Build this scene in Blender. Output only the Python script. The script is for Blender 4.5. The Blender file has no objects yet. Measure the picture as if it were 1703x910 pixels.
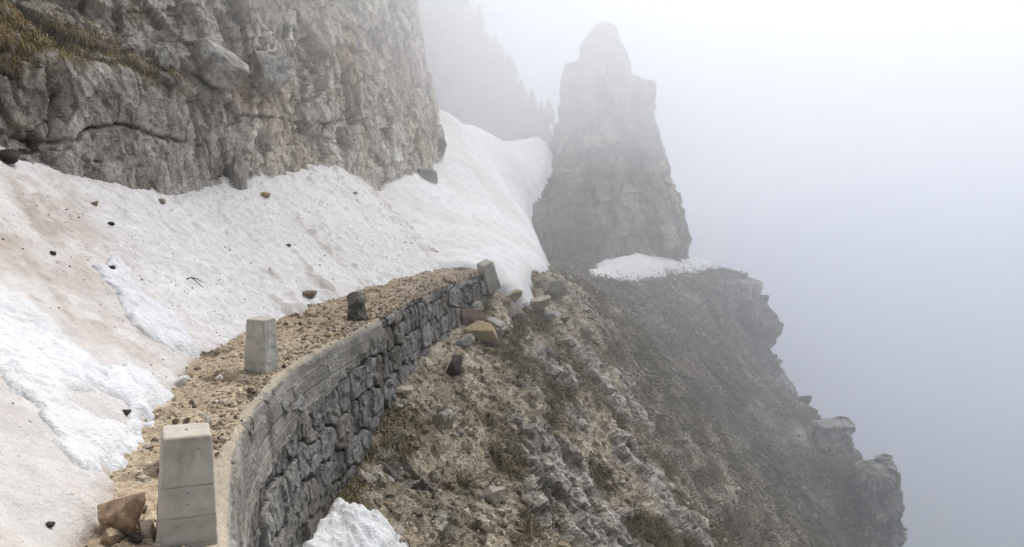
import bpy, bmesh, math, random
import numpy as np
from mathutils import Vector
from mathutils.bvhtree import BVHTree

random.seed(7)
rng = np.random.default_rng(11)
R = math.radians
scn = bpy.context.scene
C = scn.collection
f32 = np.float32
U = np.uint32

# ------------------------------------------------------------------ camera
F_PX, PITCH = 1286.0, R(6.9)
CAM = np.array([0.0, 0.0, 1.87])
cd = bpy.data.cameras.new('camera')
cam = bpy.data.objects.new('camera', cd)
C.objects.link(cam)
cam.location = CAM
cam.rotation_euler = (R(90) - PITCH, 0, 0)
cd.sensor_width = 36.0
cd.lens = 36.0 * F_PX / 1703.0
cd.clip_start, cd.clip_end = 0.05, 5000
scn.camera = cam
cp, sp = math.cos(PITCH), math.sin(PITCH)

def ray(px, py):
    a, v = (px - 851.5) / F_PX, (455 - py) / F_PX
    return np.array([a, cp + sp * v, -sp + cp * v])

def at(px, py, d):
    return CAM + d * ray(px, py)

# ------------------------------------------------------------------ noise
GR = rng.normal(size=(256, 3)).astype(f32)
GR /= np.linalg.norm(GR, axis=1)[:, None]
RV = rng.random((4096, 4)).astype(f32)

def hsh(i, j, k, seed):
    h = i.astype(U) * U(374761393) + j.astype(U) * U(668265263) + k.astype(U) * U(2147483647) + U((seed * 974634777) & 0xffffffff)
    h = (h ^ (h >> U(13))) * U(1274126177)
    return (h ^ (h >> U(16))).astype(np.int32) & 0x7fffffff

GX, GY, GZ = (np.ascontiguousarray(GR[:, k]) for k in range(3))
from concurrent.futures import ThreadPoolExecutor
POOL = ThreadPoolExecutor(4)
def chunked(fn, p, outs):
    """run a point-wise function over slices of the points, a few at a time"""
    sh = p.shape[:-1]; q = p.reshape(-1, 3); n = len(q); st = 32768
    res = list(POOL.map(fn, [q[k:k + st] for k in range(0, n, st)]))
    if outs == 1: return np.concatenate(res).reshape(sh)
    return [np.concatenate([r[k] for r in res]).reshape(sh + res[0][k].shape[1:]) for k in range(outs)]

def perlin(p, seed=0):
    return chunked(lambda q: perlin_(q, seed), np.asarray(p, f32), 1)

def perlin_(p, seed):
    x, y, z = p[:, 0], p[:, 1], p[:, 2]
    ix, iy, iz = np.floor(x), np.floor(y), np.floor(z)
    fx, fy, fz = x - ix, y - iy, z - iz
    ix, iy, iz = ix.astype(np.int32).astype(U), iy.astype(np.int32).astype(U), iz.astype(np.int32).astype(U)
    sm_ = lambda t: t * t * t * (t * (t * 6 - 15) + 10)
    ux, uy, uz = sm_(fx), sm_(fy), sm_(fz)
    hx = [ix * U(374761393), (ix + U(1)) * U(374761393)]
    hy = [iy * U(668265263), (iy + U(1)) * U(668265263)]
    hz = [iz * U(2147483647), (iz + U(1)) * U(2147483647)]
    sd = U((seed * 974634777) & 0xffffffff)
    r = []
    for a in (0, 1):
        for b in (0, 1):
            hb = hx[a] + hy[b] + sd
            gy_, gx_ = fy - f32(b), fx - f32(a)
            for c in (0, 1):
                h = hb + hz[c]
                h = (h ^ (h >> U(13))) * U(1274126177)
                h = ((h ^ (h >> U(16))) & U(255)).astype(np.int32)
                r.append(GX[h] * gx_ + GY[h] * gy_ + GZ[h] * (fz - f32(c)))
    L = lambda a, b, t: a + (b - a) * t
    x00, x01, x10, x11 = L(r[0], r[4], ux), L(r[1], r[5], ux), L(r[2], r[6], ux), L(r[3], r[7], ux)
    return L(L(x00, x10, uy), L(x01, x11, uy), uz) * f32(1.6)

def fbm(p, sc, octv=4, seed=0, gain=0.5, ridge=False):
    p = np.asarray(p, f32) / np.asarray(sc, f32)
    t, a, n = 0, 1.0, 0
    for o in range(octv):
        v = perlin(p + 17.3 * o, seed + o)
        if ridge: v = 1 - 2 * np.abs(v)
        t = t + a * v
        n += a
        a *= gain
        p = p * f32(2.03)
    return t / n

def voro(p, sc, seed=0, jit=0.62):
    return chunked(lambda q: voro_(q, sc, seed, jit), np.asarray(p, f32), 4)

def voro_(p, sc, seed, jit):
    q = np.asarray(p, f32) / np.array(sc, f32)
    i = np.floor(q - f32(0.5)).astype(np.int32)
    f = (q - i).astype(f32)
    sh = q.shape[:-1]
    F1 = np.full(sh, 9, f32); F2 = np.full(sh, 9, f32)
    H = np.zeros(sh, np.int32); D = np.zeros(q.shape, f32)
    for a in (0, 1):
        for b in (0, 1):
            for c in (0, 1):
                h = hsh(i[..., 0] + a, i[..., 1] + b, i[..., 2] + c, seed) & 4095
                o = (RV[h, :3] - 0.5) * jit + 0.5 + np.array([a, b, c], f32) - f
                d = np.sqrt((o * o).sum(-1))
                m = d < F1
                F2 = np.where(m, F1, np.minimum(F2, d))
                F1 = np.where(m, d, F1)
                H = np.where(m, h, H)
                D = np.where(m[..., None], -o, D)
    return F1, F2, H, D

def blocks(p, sc, seed, tilt=0.7):
    """value of a tilted facet for each cell, and how close the cell border is"""
    F1, F2, H, D = voro(p, sc, seed)
    t = (RV[(H * 7 + 13) & 4095, :3] - 0.5) * 2
    return (RV[H, 3] - 0.5) * 2 + tilt * (t * D).sum(-1), F2 - F1, H

def sstep(x, a, b):
    t = np.clip((x - a) / (b - a), 0, 1)
    return t * t * (3 - 2 * t)

def mix(a, b, t):
    t = np.asarray(t)[..., None]
    return np.asarray(a) * (1 - t) + np.asarray(b) * t

def gauss(p, c, r):
    return np.exp(-(((p - np.asarray(c)) ** 2).sum(-1)) / (r * r))

# ------------------------------------------------------------------ mesh helpers
def raw_mesh(name, V, faces, col=None, smooth=True):
    V = np.ascontiguousarray(V, f32).reshape(-1, 3)
    faces = np.ascontiguousarray(faces, np.int32)
    k = faces.shape[1]
    me = bpy.data.meshes.new(name)
    me.vertices.add(len(V)); me.vertices.foreach_set('co', V.ravel())
    me.loops.add(faces.size); me.loops.foreach_set('vertex_index', faces.ravel())
    me.polygons.add(len(faces))
    me.polygons.foreach_set('loop_start', np.arange(len(faces), dtype=np.int32) * k)
    me.polygons.foreach_set('use_smooth', np.full(len(faces), smooth, bool))
    if col is not None:
        c = np.ones((len(V), 4), f32); c[:, :3] = np.asarray(col, f32).reshape(-1, 3)
        at_ = me.color_attributes.new('Col', 'FLOAT_COLOR', 'POINT')
        at_.data.foreach_set('color', c.ravel())
    me.update()
    return me

def grid_faces(n, m, keep=None, flip=False):
    i = np.arange(n * m).reshape(n, m)
    q = np.stack([i[:-1, :-1], i[1:, :-1], i[1:, 1:], i[:-1, 1:]], -1)
    if flip: q = q[..., ::-1]
    if keep is not None:
        q = q[keep]
    return q.reshape(-1, 4)

def grid_normals(P):
    du = np.gradient(P, axis=0); dv = np.gradient(P, axis=1)
    n = np.cross(du, dv)
    return n / (np.linalg.norm(n, axis=-1, keepdims=True) + 1e-9)

def compact(V, faces, col=None):
    u, inv = np.unique(faces, return_inverse=True)
    return V.reshape(-1, 3)[u], inv.reshape(faces.shape), None if col is None else np.asarray(col).reshape(-1, 3)[u]

def tag(o, label=None, cat=None, group=None, kind=None):
    if label: o['label'] = label
    if cat: o['category'] = cat
    if group: o['group'] = group
    if kind: o['kind'] = kind
    return o

def link(name, me, m, parent=None, loc=None):
    o = bpy.data.objects.new(name, me)
    C.objects.link(o)
    if m is not None: me.materials.append(m)
    if parent: o.parent = parent
    if loc is not None: o.location = loc
    return o

def empty(name, loc=(0, 0, 0), rz=0):
    o = bpy.data.objects.new(name, None); C.objects.link(o)
    o.location = loc; o.rotation_euler = (0, 0, rz); o.empty_display_size = 0.2
    return o

def bvh_of(V, faces):
    return BVHTree.FromPolygons([tuple(map(float, v)) for v in V.reshape(-1, 3)], [tuple(map(int, q)) for q in faces])

def drop(bvh, xy, z0=30.0):
    out = np.full(len(xy), np.nan)
    dn = Vector((0, 0, -1))
    for k, (x, y) in enumerate(xy):
        h = bvh.ray_cast(Vector((float(x), float(y), z0)), dn)
        if h[0] is not None: out[k] = h[0].z
    return out

def shoot(bvh, px, py):
    r = ray(px, py)
    h = bvh.ray_cast(Vector(CAM), Vector(r).normalized())
    return (None, None) if h[0] is None else (np.array(h[0]), np.array(h[1]))

def poly_sd(pts, poly):
    """signed distance in the ground plane, positive inside"""
    x, y = pts[:, 0], pts[:, 1]
    n = len(poly); ins = np.zeros(len(pts), bool); d = np.full(len(pts), 1e9)
    for i in range(n):
        a, b = poly[i], poly[(i + 1) % n]
        c = ((a[1] > y) != (b[1] > y)) & (x < (b[0] - a[0]) * (y - a[1]) / (b[1] - a[1] + 1e-12) + a[0])
        ins ^= c
        e = np.array([b[0] - a[0], b[1] - a[1]]); w = pts[:, :2] - np.array(a[:2])
        t = np.clip((w @ e) / (e @ e + 1e-12), 0, 1)
        d = np.minimum(d, np.linalg.norm(w - t[:, None] * e, axis=1))
    return np.where(ins, d, -d)

def line_dist(P, line):
    d = np.full(P.shape[:-1], 1e9, f32)
    for a, b in zip(line[:-1], line[1:]):
        e = b - a
        t = np.clip(((P - a) @ e) / (e @ e), 0, 1)
        d = np.minimum(d, np.linalg.norm(P - a - t[..., None] * e, axis=-1))
    return d

# ------------------------------------------------------------------ materials
def material(name, rough=0.95, bump=((60, 0.35),), dist=0.02, speck=(40, 0.35), speck2=None, dots=None, spec=0.2, sss=0, tint=None):
    """base colour from the mesh's own colour layer, broken up by procedural noise"""
    m = bpy.data.materials.new(name); m.use_nodes = True
    nt = m.node_tree; N = nt.nodes; Lk = nt.links
    b = N['Principled BSDF']
    b.inputs['Roughness'].default_value = rough
    b.inputs['Specular IOR Level'].default_value = spec
    tc = N.new('ShaderNodeTexCoord')
    if tint is None:
        a = N.new('ShaderNodeAttribute'); a.attribute_name = 'Col'; col = a.outputs['Color']
    else:
        a = N.new('ShaderNodeRGB'); a.outputs[0].default_value = (*tint, 1); col = a.outputs[0]
    for s in (speck, speck2):
        if not s: continue
        n = N.new('ShaderNodeTexNoise'); n.inputs['Scale'].default_value = s[0]
        n.inputs['Detail'].default_value = 6; n.inputs['Roughness'].default_value = 0.7
        Lk.new(tc.outputs['Object'], n.inputs['Vector'])
        mr = N.new('ShaderNodeMapRange')
        mr.inputs['From Min'].default_value = 0.3; mr.inputs['From Max'].default_value = 0.7
        mr.inputs['To Min'].default_value = 1 - s[1]; mr.inputs['To Max'].default_value = 1 + s[1]
        Lk.new(n.outputs['Fac'], mr.inputs['Value'])
        mm = N.new('ShaderNodeMix'); mm.data_type = 'RGBA'; mm.blend_type = 'MULTIPLY'; mm.inputs['Factor'].default_value = 1
        Lk.new(col, mm.inputs['A']); Lk.new(mr.outputs['Result'], mm.inputs['B'])
        col = mm.outputs['Result']
    if dots:   # scattered dirt crumbs: (scale, size, colour)
        for sc_, sz, dc in dots:
            v = N.new('ShaderNodeTexVoronoi'); v.inputs['Scale'].default_value = sc_
            Lk.new(tc.outputs['Object'], v.inputs['Vector'])
            sx = N.new('ShaderNodeSeparateColor'); Lk.new(v.outputs['Color'], sx.inputs['Color'])
            r1 = N.new('ShaderNodeMapRange'); r1.inputs['From Min'].default_value = 0.55; r1.inputs['From Max'].default_value = 1.0
            r1.inputs['To Min'].default_value = 0; r1.inputs['To Max'].default_value = sz
            Lk.new(sx.outputs[0], r1.inputs['Value'])
            lt = N.new('ShaderNodeMath'); lt.operation = 'LESS_THAN'
            Lk.new(v.outputs['Distance'], lt.inputs[0]); Lk.new(r1.outputs['Result'], lt.inputs[1])
            mm = N.new('ShaderNodeMix'); mm.data_type = 'RGBA'; mm.inputs['B'].default_value = (*dc, 1)
            Lk.new(lt.outputs[0], mm.inputs['Factor']); Lk.new(col, mm.inputs['A']); col = mm.outputs['Result']
    Lk.new(col, b.inputs['Base Color'])
    nrm = None
    for sc_, st in bump:
        n = N.new('ShaderNodeTexNoise'); n.inputs['Scale'].default_value = sc_
        n.inputs['Detail'].default_value = 8; n.inputs['Roughness'].default_value = 0.65
        Lk.new(tc.outputs['Object'], n.inputs['Vector'])
        bp = N.new('ShaderNodeBump'); bp.inputs['Strength'].default_value = st; bp.inputs['Distance'].default_value = dist
        Lk.new(n.outputs['Fac'], bp.inputs['Height'])
        if nrm is not None: Lk.new(nrm, bp.inputs['Normal'])
        nrm = bp.outputs['Normal']
    if nrm is not None: Lk.new(nrm, b.inputs['Normal'])
    if sss:
        b.inputs['Subsurface Weight'].default_value = sss
        b.inputs['Subsurface Radius'].default_value = (0.06, 0.05, 0.045)
        b.inputs['Subsurface Scale'].default_value = 1.0
    return m

M_rock = material('limestone', bump=((24, 0.5), (70, 0.5)), dist=0.025, speck=(14, 0.35), speck2=(55, 0.4))
M_far = material('hazy_limestone', bump=((9, 0.5),), dist=0.12, speck=(4, 0.3), speck2=(16, 0.35))
M_slope = material('scree_and_turf', bump=((9, 0.6), (34, 0.8)), dist=0.05, speck=(12, 0.4), speck2=(45, 0.55))
M_gravel = material('gravel', bump=((30, 0.7), (90, 0.7)), dist=0.02, speck=(25, 0.35), speck2=(110, 0.5))
M_masonry = material('wall_stone', bump=((14, 0.5), (60, 0.7)), dist=0.03, speck=(18, 0.5), speck2=(70, 0.45))
M_conc = material('worn_concrete', bump=((40, 0.35), (150, 0.6)), dist=0.012, speck=(5, 0.22), speck2=(140, 0.4))
M_post = material('cast_concrete', rough=0.85, bump=((20, 0.12), (160, 0.2)), dist=0.006, speck=(6, 0.16), speck2=(150, 0.12),
                  dots=((38, 0.16, (0.13, 0.12, 0.11)),))
M_stone = material('loose_stone', bump=((12, 0.5), (60, 0.5)), dist=0.02, speck=(14, 0.3), speck2=(70, 0.25))
M_snow = material('old_snow', rough=0.8, bump=((6, 0.5), (20, 0.6), (70, 0.5)), dist=0.06, speck=(7, 0.10), speck2=(40, 0.10),
                  dots=((7, 0.09, (0.16, 0.13, 0.1)), (17, 0.14, (0.3, 0.25, 0.2))), spec=0.3)
M_fresh = material('fresh_snow', rough=0.75, bump=((10, 0.5), (40, 0.5)), dist=0.05, speck=(9, 0.07), speck2=(40, 0.06), spec=0.25)
M_grass = material('dry_grass', rough=0.8, bump=(), speck=(30, 0.3))
M_wood = material('bare_twig', bump=((60, 0.5),), tint=(0.045, 0.035, 0.028), speck=(30, 0.4))
M_needle = material('pine_needles', bump=(), speck=(3, 0.4))
M_bark = material('pine_bark', bump=((20, 0.5),), tint=(0.08, 0.06, 0.045), speck=(12, 0.4))

# ------------------------------------------------------------------ the line of the wall (outer top edge) and of the cliff
WL = np.array([(2.6, -5), (1.5, -2), (0.4, 0), (-0.55, 1.9), (-1.48, 3.73), (-2.07, 5.55), (-2.27, 7.3), (-2.1, 8.7), (-1.83, 10.05), (-1.47, 12.45), (-1.0, 14.3), (-0.36, 15.8)])
def smooth_line(P, n, it=3):
    P = np.asarray(P, float)
    t = np.r_[0, np.cumsum(np.linalg.norm(np.diff(P, axis=0), axis=1))]
    s = np.linspace(0, t[-1], n)
    Q = np.stack([np.interp(s, t, P[:, k]) for k in range(P.shape[1])], -1)
    w = max(3, n // len(P) // 4)
    for _ in range(it):
        Z = np.pad(Q, ((w, w), (0, 0)), mode='reflect', reflect_type='odd')
        cs = np.cumsum(np.pad(Z, ((1, 0), (0, 0))), axis=0)
        Q = (cs[2 * w + 1:] - cs[:-2 * w - 1]) / (2 * w + 1)
    return Q
WS = smooth_line(WL, 1800)
def xw(y): return np.interp(y, WS[:, 1], WS[:, 0])

# ------------------------------------------------------------------ slope below the wall (height field)
ctl = []
def cpt(px, py, d): ctl.append(at(px, py, d))
def cxyz(x, y, z): ctl.append(np.array([x, y, z], float))
for y, z in ((1, -2.6), (4, -2.35), (6, -2.1), (7.6, -1.85), (9.1, -1.55), (10.9, -0.98), (12.4, -0.85), (14.2, -0.72), (15.6, -0.42)):
    cxyz(float(xw(y)), y, z)
for px, py, d in ((820, 828, 10.4), (580, 870, 8.5), (700, 640, 11.6), (760, 600, 13), (700, 760, 10.2), (700, 890, 9.0),
                  (1000, 650, 16), (1000, 900, 12), (900, 560, 15.6), (900, 700, 13), (1200, 650, 28), (1200, 900, 19), (1100, 760, 19.5), (1100, 600, 26),
                  (850, 490, 16.2), (880, 453, 19), (910, 452, 22), (945, 458, 25), (985, 464, 30.5), (1010, 500, 24), (950, 500, 19),
                  (1040, 462, 33.5), (1100, 461, 35.5), (1150, 458, 37.5), (1190, 454, 39), (1238, 456, 41),
                  (1080, 500, 32), (1120, 560, 29.5), (1180, 560, 33.5), (1245, 590, 36), (1200, 720, 25), (1260, 700, 30), (1270, 600, 37),
                  (1340, 670, 34), (1395, 697, 31.5), (1408, 745, 30.5), (1470, 756, 28), (1400, 860, 27.5), (1330, 880, 24), (1300, 800, 26.2), (1440, 905, 27)):
    cpt(px, py, d)
for x, y, z in ((2, 2, -4.6), (6, 4, -8), (5, 9, -6.6), (12, 12, -14), (14, 20, -14), (10, 17, -9.5), (2, 44, -2.4), (7, 46, -3.0), (13, 47, -3.9), (13, 55, -4.8), (-2, 30, -1.5), (-2, 22, -0.8), (-1.5, 18.5, -0.7), (0, 38, -1.8), (5, 40, -2.5), (9, 42, -3.05)):
    cxyz(x, y, z)
ctl = np.array(ctl)
_d = np.linalg.norm(ctl[:, None, :2] - ctl[None, :, :2], axis=-1)
_n = len(ctl)
_A = np.zeros((_n + 3, _n + 3))
_A[:_n, :_n] = np.sqrt(_d ** 2 + 0.3) - 0.0
_A[:_n, _n] = 1; _A[:_n, _n + 1:] = ctl[:, :2]; _A[_n:, :_n] = _A[:_n, _n:].T
_W = np.linalg.solve(_A + np.diag([0.05] * _n + [0] * 3) * -1, np.r_[ctl[:, 2], 0, 0, 0])
def slope_base(x, y):
    z = _W[_n] + _W[_n + 1] * x + _W[_n + 2] * y
    for k in range(_n):
        z = z + _W[k] * np.sqrt((x - ctl[k, 0]) ** 2 + (y - ctl[k, 1]) ** 2 + 0.3)
    return z

EDGE_Y = np.array([0, 8, 14, 20, 24, 26.5, 28, 31, 34, 37, 39, 41, 44, 50, 60])
EDGE_X = np.array([30, 26, 19, 15, 13.6, 13.5, 13.65, 13.3, 13.0, 12.6, 12.9, 12.9, 13.5, 14.5, 16])

na, nr = 680, 960
az = np.linspace(R(-25), R(44), na)
_l = np.linspace(math.log(2.6), math.log(56), 4000); _w = np.cumsum(1 + 1.3 * ((_l > math.log(23)) & (_l < math.log(44))))
rr = np.exp(np.interp(np.linspace(_w[0], _w[-1], nr), _w, _l))
A_, R_ = np.meshgrid(az, rr, indexing='ij')
X, Y = R_ * np.sin(A_), R_ * np.cos(A_)
P = np.stack([X, Y, np.zeros_like(X)], -1)
wob = fbm(P, 2.6, 5, 71, 0.55)
ex = np.interp(Y, EDGE_Y, EDGE_X) - 0.85 + wob * 0.6 + 0.3 * fbm(P, 1.1, 3, 73, ridge=True)
Z = slope_base(X, Y)
over = X - ex
Z = Z - 26 * sstep(over, 0, 2.2) - np.maximum(over, 0) * 1.5
inside = (X < xw(Y) - 0.02) & (Y < 16.0)
Z = np.where(inside, np.minimum(Z, -0.4), Z)
P[..., 2] = Z
far = sstep(Y + 0.35 * X + 1.5 * fbm(P, 3.0, 3, 70), 20, 33)             # 1 on the steep rock flank across the gully
Nn = grid_normals(P); Nn *= np.sign(Nn[..., 2:3] + 1e-6)
steep = sstep(1 - Nn[..., 2], 0.25, 0.55)
lowf = fbm(P, 2.6, 4, 5)
# where bare rock shows: picked spots plus noise
rockm = np.zeros_like(X)
SP = bvh_of(P[::6, ::6], grid_faces(*P[::6, ::6].shape[:2]))
for px, py, r, s in ((930, 610, 0.8, 1), (1000, 630, 1.2, 1), (1050, 670, 1.2, 1), (960, 690, .7, .7), (900, 745, .7, .9), (960, 800, .9, 1), (930, 850, .8, 1), (1000, 870, 1.0, 1),
                     (1090, 800, 1.2, .8), (1130, 860, 1.3, .8), (1050, 760, .8, .8), (730, 690, .3, .8), (660, 770, .35, .9), (700, 800, .3, .7), (620, 800, .3, .6), (740, 880, .4, .8), (940, 480, .8, .6), (985, 560, .7, .6), (820, 880, .35, .6), (880, 650, .5, .5)):
    h, _ = shoot(SP, px, py)
    if h is not None:
        rockm = np.maximum(rockm, s * gauss(P, h, r))
rn = fbm(P, 0.9, 4, 31)
rock = sstep(rockm + 0.55 * rn + 0.16 * lowf, 0.40, 0.60)
rock = np.maximum(rock, far * sstep(steep + 0.45 * rn + 0.3 * lowf, 0.2, 0.7))
LB = np.stack([0.8 * P[..., 0] - 0.5 * P[..., 1] - 0.33 * P[..., 2], 0.5 * P[..., 0] + 0.86 * P[..., 1], 0.3 * P[..., 0] + 0.9 * P[..., 2]], -1) + 0.05 * lowf[..., None]
LA = np.stack([0.55 * P[..., 0] + 0.83 * P[..., 1] + 0.5 * P[..., 2], 0.3 * (0.83 * P[..., 0] - 0.55 * P[..., 1]), 0.6 * P[..., 2]], -1)
lam = fbm(LA + 0.25 * fbm(P, 0.8, 2, 12)[..., None], 0.22, 4, 61, 0.6, True)
b1, c1, _ = blocks(LB, (0.75, 0.45, 0.6), 41, 1.1)
b2, c2, h2_ = blocks(LB, (0.34, 0.2, 0.26), 43, 1.1)
b3, c3, _ = blocks(P, (0.12, 0.12, 0.1), 47, 0.9)
bb, cb, _ = blocks(P + 0.6 * lowf[..., None], (2.3, 2.3, 3.6), 49, 0.9)
nearw = np.exp(-np.maximum(X - xw(np.minimum(Y, 15.8)), 0) / 0.35) * (Y < 16)
calm = 1 - 0.85 * nearw
disp = 0.18 * lowf * calm + 0.07 * fbm(P, 0.7, 3, 9) * calm
disp = disp + rock * (1 - .8 * far) * (0.02 + 0.10 * b1 + 0.055 * b2 + 0.022 * b3 + 0.025 * lam)
rib = fbm(np.stack([P[..., 0] + 0.35 * P[..., 1], 0 * X, P[..., 2] * 0.2], -1), 1.5, 4, 51, 0.55, True)
f1, fc1, fh1 = blocks(P + 0.15 * lowf[..., None], (1.3, 1.3, 2.2), 53, 1.0)
f2, fc2, _ = blocks(P, (0.5, 0.5, 0.7), 55, 1.0)
disp = disp + far * steep * (0.6 * bb + 0.38 * f1 + 0.2 * rib - 0.25 * np.exp(-cb / 0.08)) + far * (0.15 + 0.85 * steep) * (0.12 * f2 + 0.26 * fbm(P, 1.3, 5, 57, 0.6) + 0.05 * b2)
disp = disp + (1 - rock) * (1 - .7 * far) * (0.028 * b3 + 0.035 * b2 + 0.025 * fbm(P, 0.16, 3, 15)) * calm
Nh = Nn.copy(); Nh[..., 2] = np.where(far > 0.4, Nh[..., 2], Nh[..., 2])
disp = np.where(inside, 0, disp)
P = P + Nn * disp[..., None]
# colour: tan scree, brown turf, grey rock
tone = fbm(P, 0.35, 4, 17)
grassm = sstep(fbm(P, (0.8, 1.2, 0.8), 4, 21) + 0.25 * fbm(P, 0.2, 3, 23) + 0.1, 0.0, 0.3)
h_t, _ = shoot(SP, 690, 650); h_t2, _ = shoot(SP, 760, 620)
tan = np.maximum(gauss(P, h_t, 1.1), gauss(P, h_t2, 1.3))
grassm = grassm * (1 - 0.75 * tan)
cS = mix((0.33, 0.27, 0.195), (0.56, 0.485, 0.37), sstep(tone, -0.3, 0.4))
cS = mix(cS, np.broadcast_to((0.085, 0.070, 0.042), cS.shape), grassm * 0.8)
cS = mix(cS, np.broadcast_to((0.065, 0.062, 0.036), cS.shape), sstep(fbm(P, 1.4, 3, 27), 0.2, 0.5) * 0.45)
cR = mix((0.25, 0.222, 0.185), (0.54, 0.49, 0.425), sstep(tone + 0.5 * b2 + 0.3 * b3 + 0.3 * lam, -0.7, 0.9))
cR = mix(cR, np.broadcast_to((0.05, 0.045, 0.035), cR.shape), np.maximum(0.6 * np.exp(-c1 / 0.03), 0.4 * np.exp(-c2 / 0.035)) * sstep(rn, -0.3, 0.3))
cR = mix(cR, np.broadcast_to((0.06, 0.055, 0.035), cR.shape), 0.7 * sstep(Nn[..., 2] + rn * 0.5 + disp * -1.0, 0.75, 1.1))
cS = mix(cS, cR, rock)
dk = far * sstep(fbm(P, 3.0, 3, 29) + 0.1, -0.1, 0.4)
cS = mix(cS, np.broadcast_to((0.07, 0.06, 0.043), cS.shape), 0.7 * dk)
cS = mix(cS, mix((0.09, 0.083, 0.07), (0.34, 0.32, 0.29), sstep(f2 * .5 + f1 * .4 + tone, -.7, .9)), 0.75 * far * sstep(steep + 0.4 * rn, 0.15, 0.5))
cS = mix(cS, np.broadcast_to((0.12, 0.10, 0.075), cS.shape), 0.45 * far * (1 - rock))
cS = mix(cS, np.broadcast_to((0.045, 0.05, 0.033), cS.shape), 0.75 * far * sstep(fbm(P, (1.2, 1.2, 2.5), 4, 35), 0.0, 0.35))
cS = mix(cS, np.broadcast_to((0.33, 0.31, 0.28), cS.shape), 0.6 * far * sstep(fbm(P, (0.8, 0.8, 1.2), 4, 37), 0.15, 0.45))
SLOPE_P, SLOPE_N, SLOPE_G, SLOPE_FAR, SLOPE_ROCK, SLOPE_IN = P, Nn, grassm, far, rock, inside
fS = grid_faces(na, nr)
def cS_far(c):
    a = fbm(P, (1.6, 1.6, 3.2), 4, 91, 0.55); g = fbm(P, (2.6, 2.6, 2.0), 4, 93, 0.55)
    base = mix((0.082, 0.068, 0.049), (0.31, 0.285, 0.245), sstep(a + 0.25 * f1 + 0.2 * f2, -0.15, 0.45))
    base = mix(base, np.broadcast_to((0.062, 0.066, 0.036), base.shape), 0.8 * sstep(g, 0.02, 0.3))
    base = mix(base, np.broadcast_to((0.15, 0.105, 0.075), base.shape), 0.7 * sstep(-g, 0.1, 0.35))
    base = mix(base, np.broadcast_to((0.03, 0.027, 0.022), base.shape), 0.9 * np.maximum(np.exp(-fc1 / 0.04), np.exp(-cb / 0.05)) * sstep(a, -.3, .2))
    gn = 0.45 * a
    for px, py, r, col, k in ((1215, 640, 1.5, (0.028, 0.026, 0.021), .9), (1185, 585, 1.1, (0.03, 0.028, 0.022), .8), (1295, 770, 1.4, (0.03, 0.027, 0.022), .85), (1330, 840, 1.2, (0.028, 0.025, 0.02), .85), (1240, 720, 1.0, (0.035, 0.03, 0.024), .7),  # this row: shade of the folds and gaps, painted as dark blobs
                              (1255, 630, .8, (0.36, 0.34, 0.30), .7), (1265, 690, .8, (0.33, 0.31, 0.275), .7), (1350, 740, .8, (0.36, 0.335, 0.3), .7), (1130, 650, .9, (0.36, 0.335, 0.29), .65), (1060, 580, .9, (0.32, 0.30, 0.265), .6),
                              (1160, 620, .9, (0.16, 0.105, 0.08), .7), (1060, 520, 1.2, (0.075, 0.085, 0.045), .8), (1020, 490, .8, (0.08, 0.085, 0.05), .7), (1110, 500, 1.2, (0.10, 0.085, 0.062), .6)):
        hh, _ = shoot(SP, px, py)
        if hh is not None: base = mix(base, np.broadcast_to(col, base.shape), k * sstep(gauss(P, hh, r) + gn * .8, .3, .75))
    base = base * (1 + 0.55 * fbm(P, 0.5, 3, 95, 0.6) + 0.35 * fbm(P, 0.18, 2, 97))[..., None]
    return mix(c, np.clip(base, 0.01, 1), 0.85 * far)
link('mountain_slope', raw_mesh('mountain_slope', P, fS, cS_far(cS), False), M_slope)['kind'] = 'structure'
BS = bvh_of(P[::2, ::2], grid_faces(*P[::2, ::2].shape[:2]))

# valley floor far below, hidden by the cloud
v = np.array([(-900, -900, -70), (2500, -900, -70), (2500, 2500, -70), (-900, 2500, -70)])
link('ground', raw_mesh('ground', v, [(0, 1, 2, 3)], np.tile((0.06, 0.07, 0.04), (4, 1))), M_slope)['kind'] = 'structure'

# ------------------------------------------------------------------ road bed between wall and cliff
ny, nx = 1100, 170
yy = np.linspace(-4, 16.4, ny); tt = np.linspace(0, 1, nx) ** 1.3
Yg, Tg = np.meshgrid(yy, tt, indexing='ij')
Xg = np.interp(Yg, WS[:, 1], WS[:, 0]) - 0.03 - 0.13 * sstep(-Yg, -5.4, -4.6) - 0.03 * (0.3 + fbm(np.stack([0 * Yg, Yg, 0 * Yg], -1), 0.5, 3, 80)) - Tg * 5.2
P = np.stack([Xg, Yg, np.zeros_like(Xg)], -1)
g1 = fbm(P, 0.5, 4, 81); g2 = fbm(P, 0.09, 3, 83)
clod = sstep(fbm(P, 0.42, 4, 87) + 0.1 * g2, 0.15, 0.42)
b3, c3, _ = blocks(P, (0.05, 0.05, 0.05), 89, 0.8)
P[..., 2] = 0.012 + 0.014 * g1 + 0.008 * g2 + clod * (0.018 + 0.02 * b3) + 0.006 * b3 + 0.04 * sstep(Tg, 0, 0.06) * sstep(g1, -0.5, 0.5) - 0.03 * (1 - sstep(Tg, 0, 0.006))
col = mix((0.33, 0.255, 0.17), (0.50, 0.41, 0.30), sstep(g1 + 0.6 * b3, -0.6, 0.7))
col = mix(col, np.broadcast_to((0.075, 0.058, 0.042), col.shape), clod * 0.85)
ROAD_P = P
link('road', raw_mesh('road', P, grid_faces(ny, nx, flip=True), col), M_gravel)['kind'] = 'structure'

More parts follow.
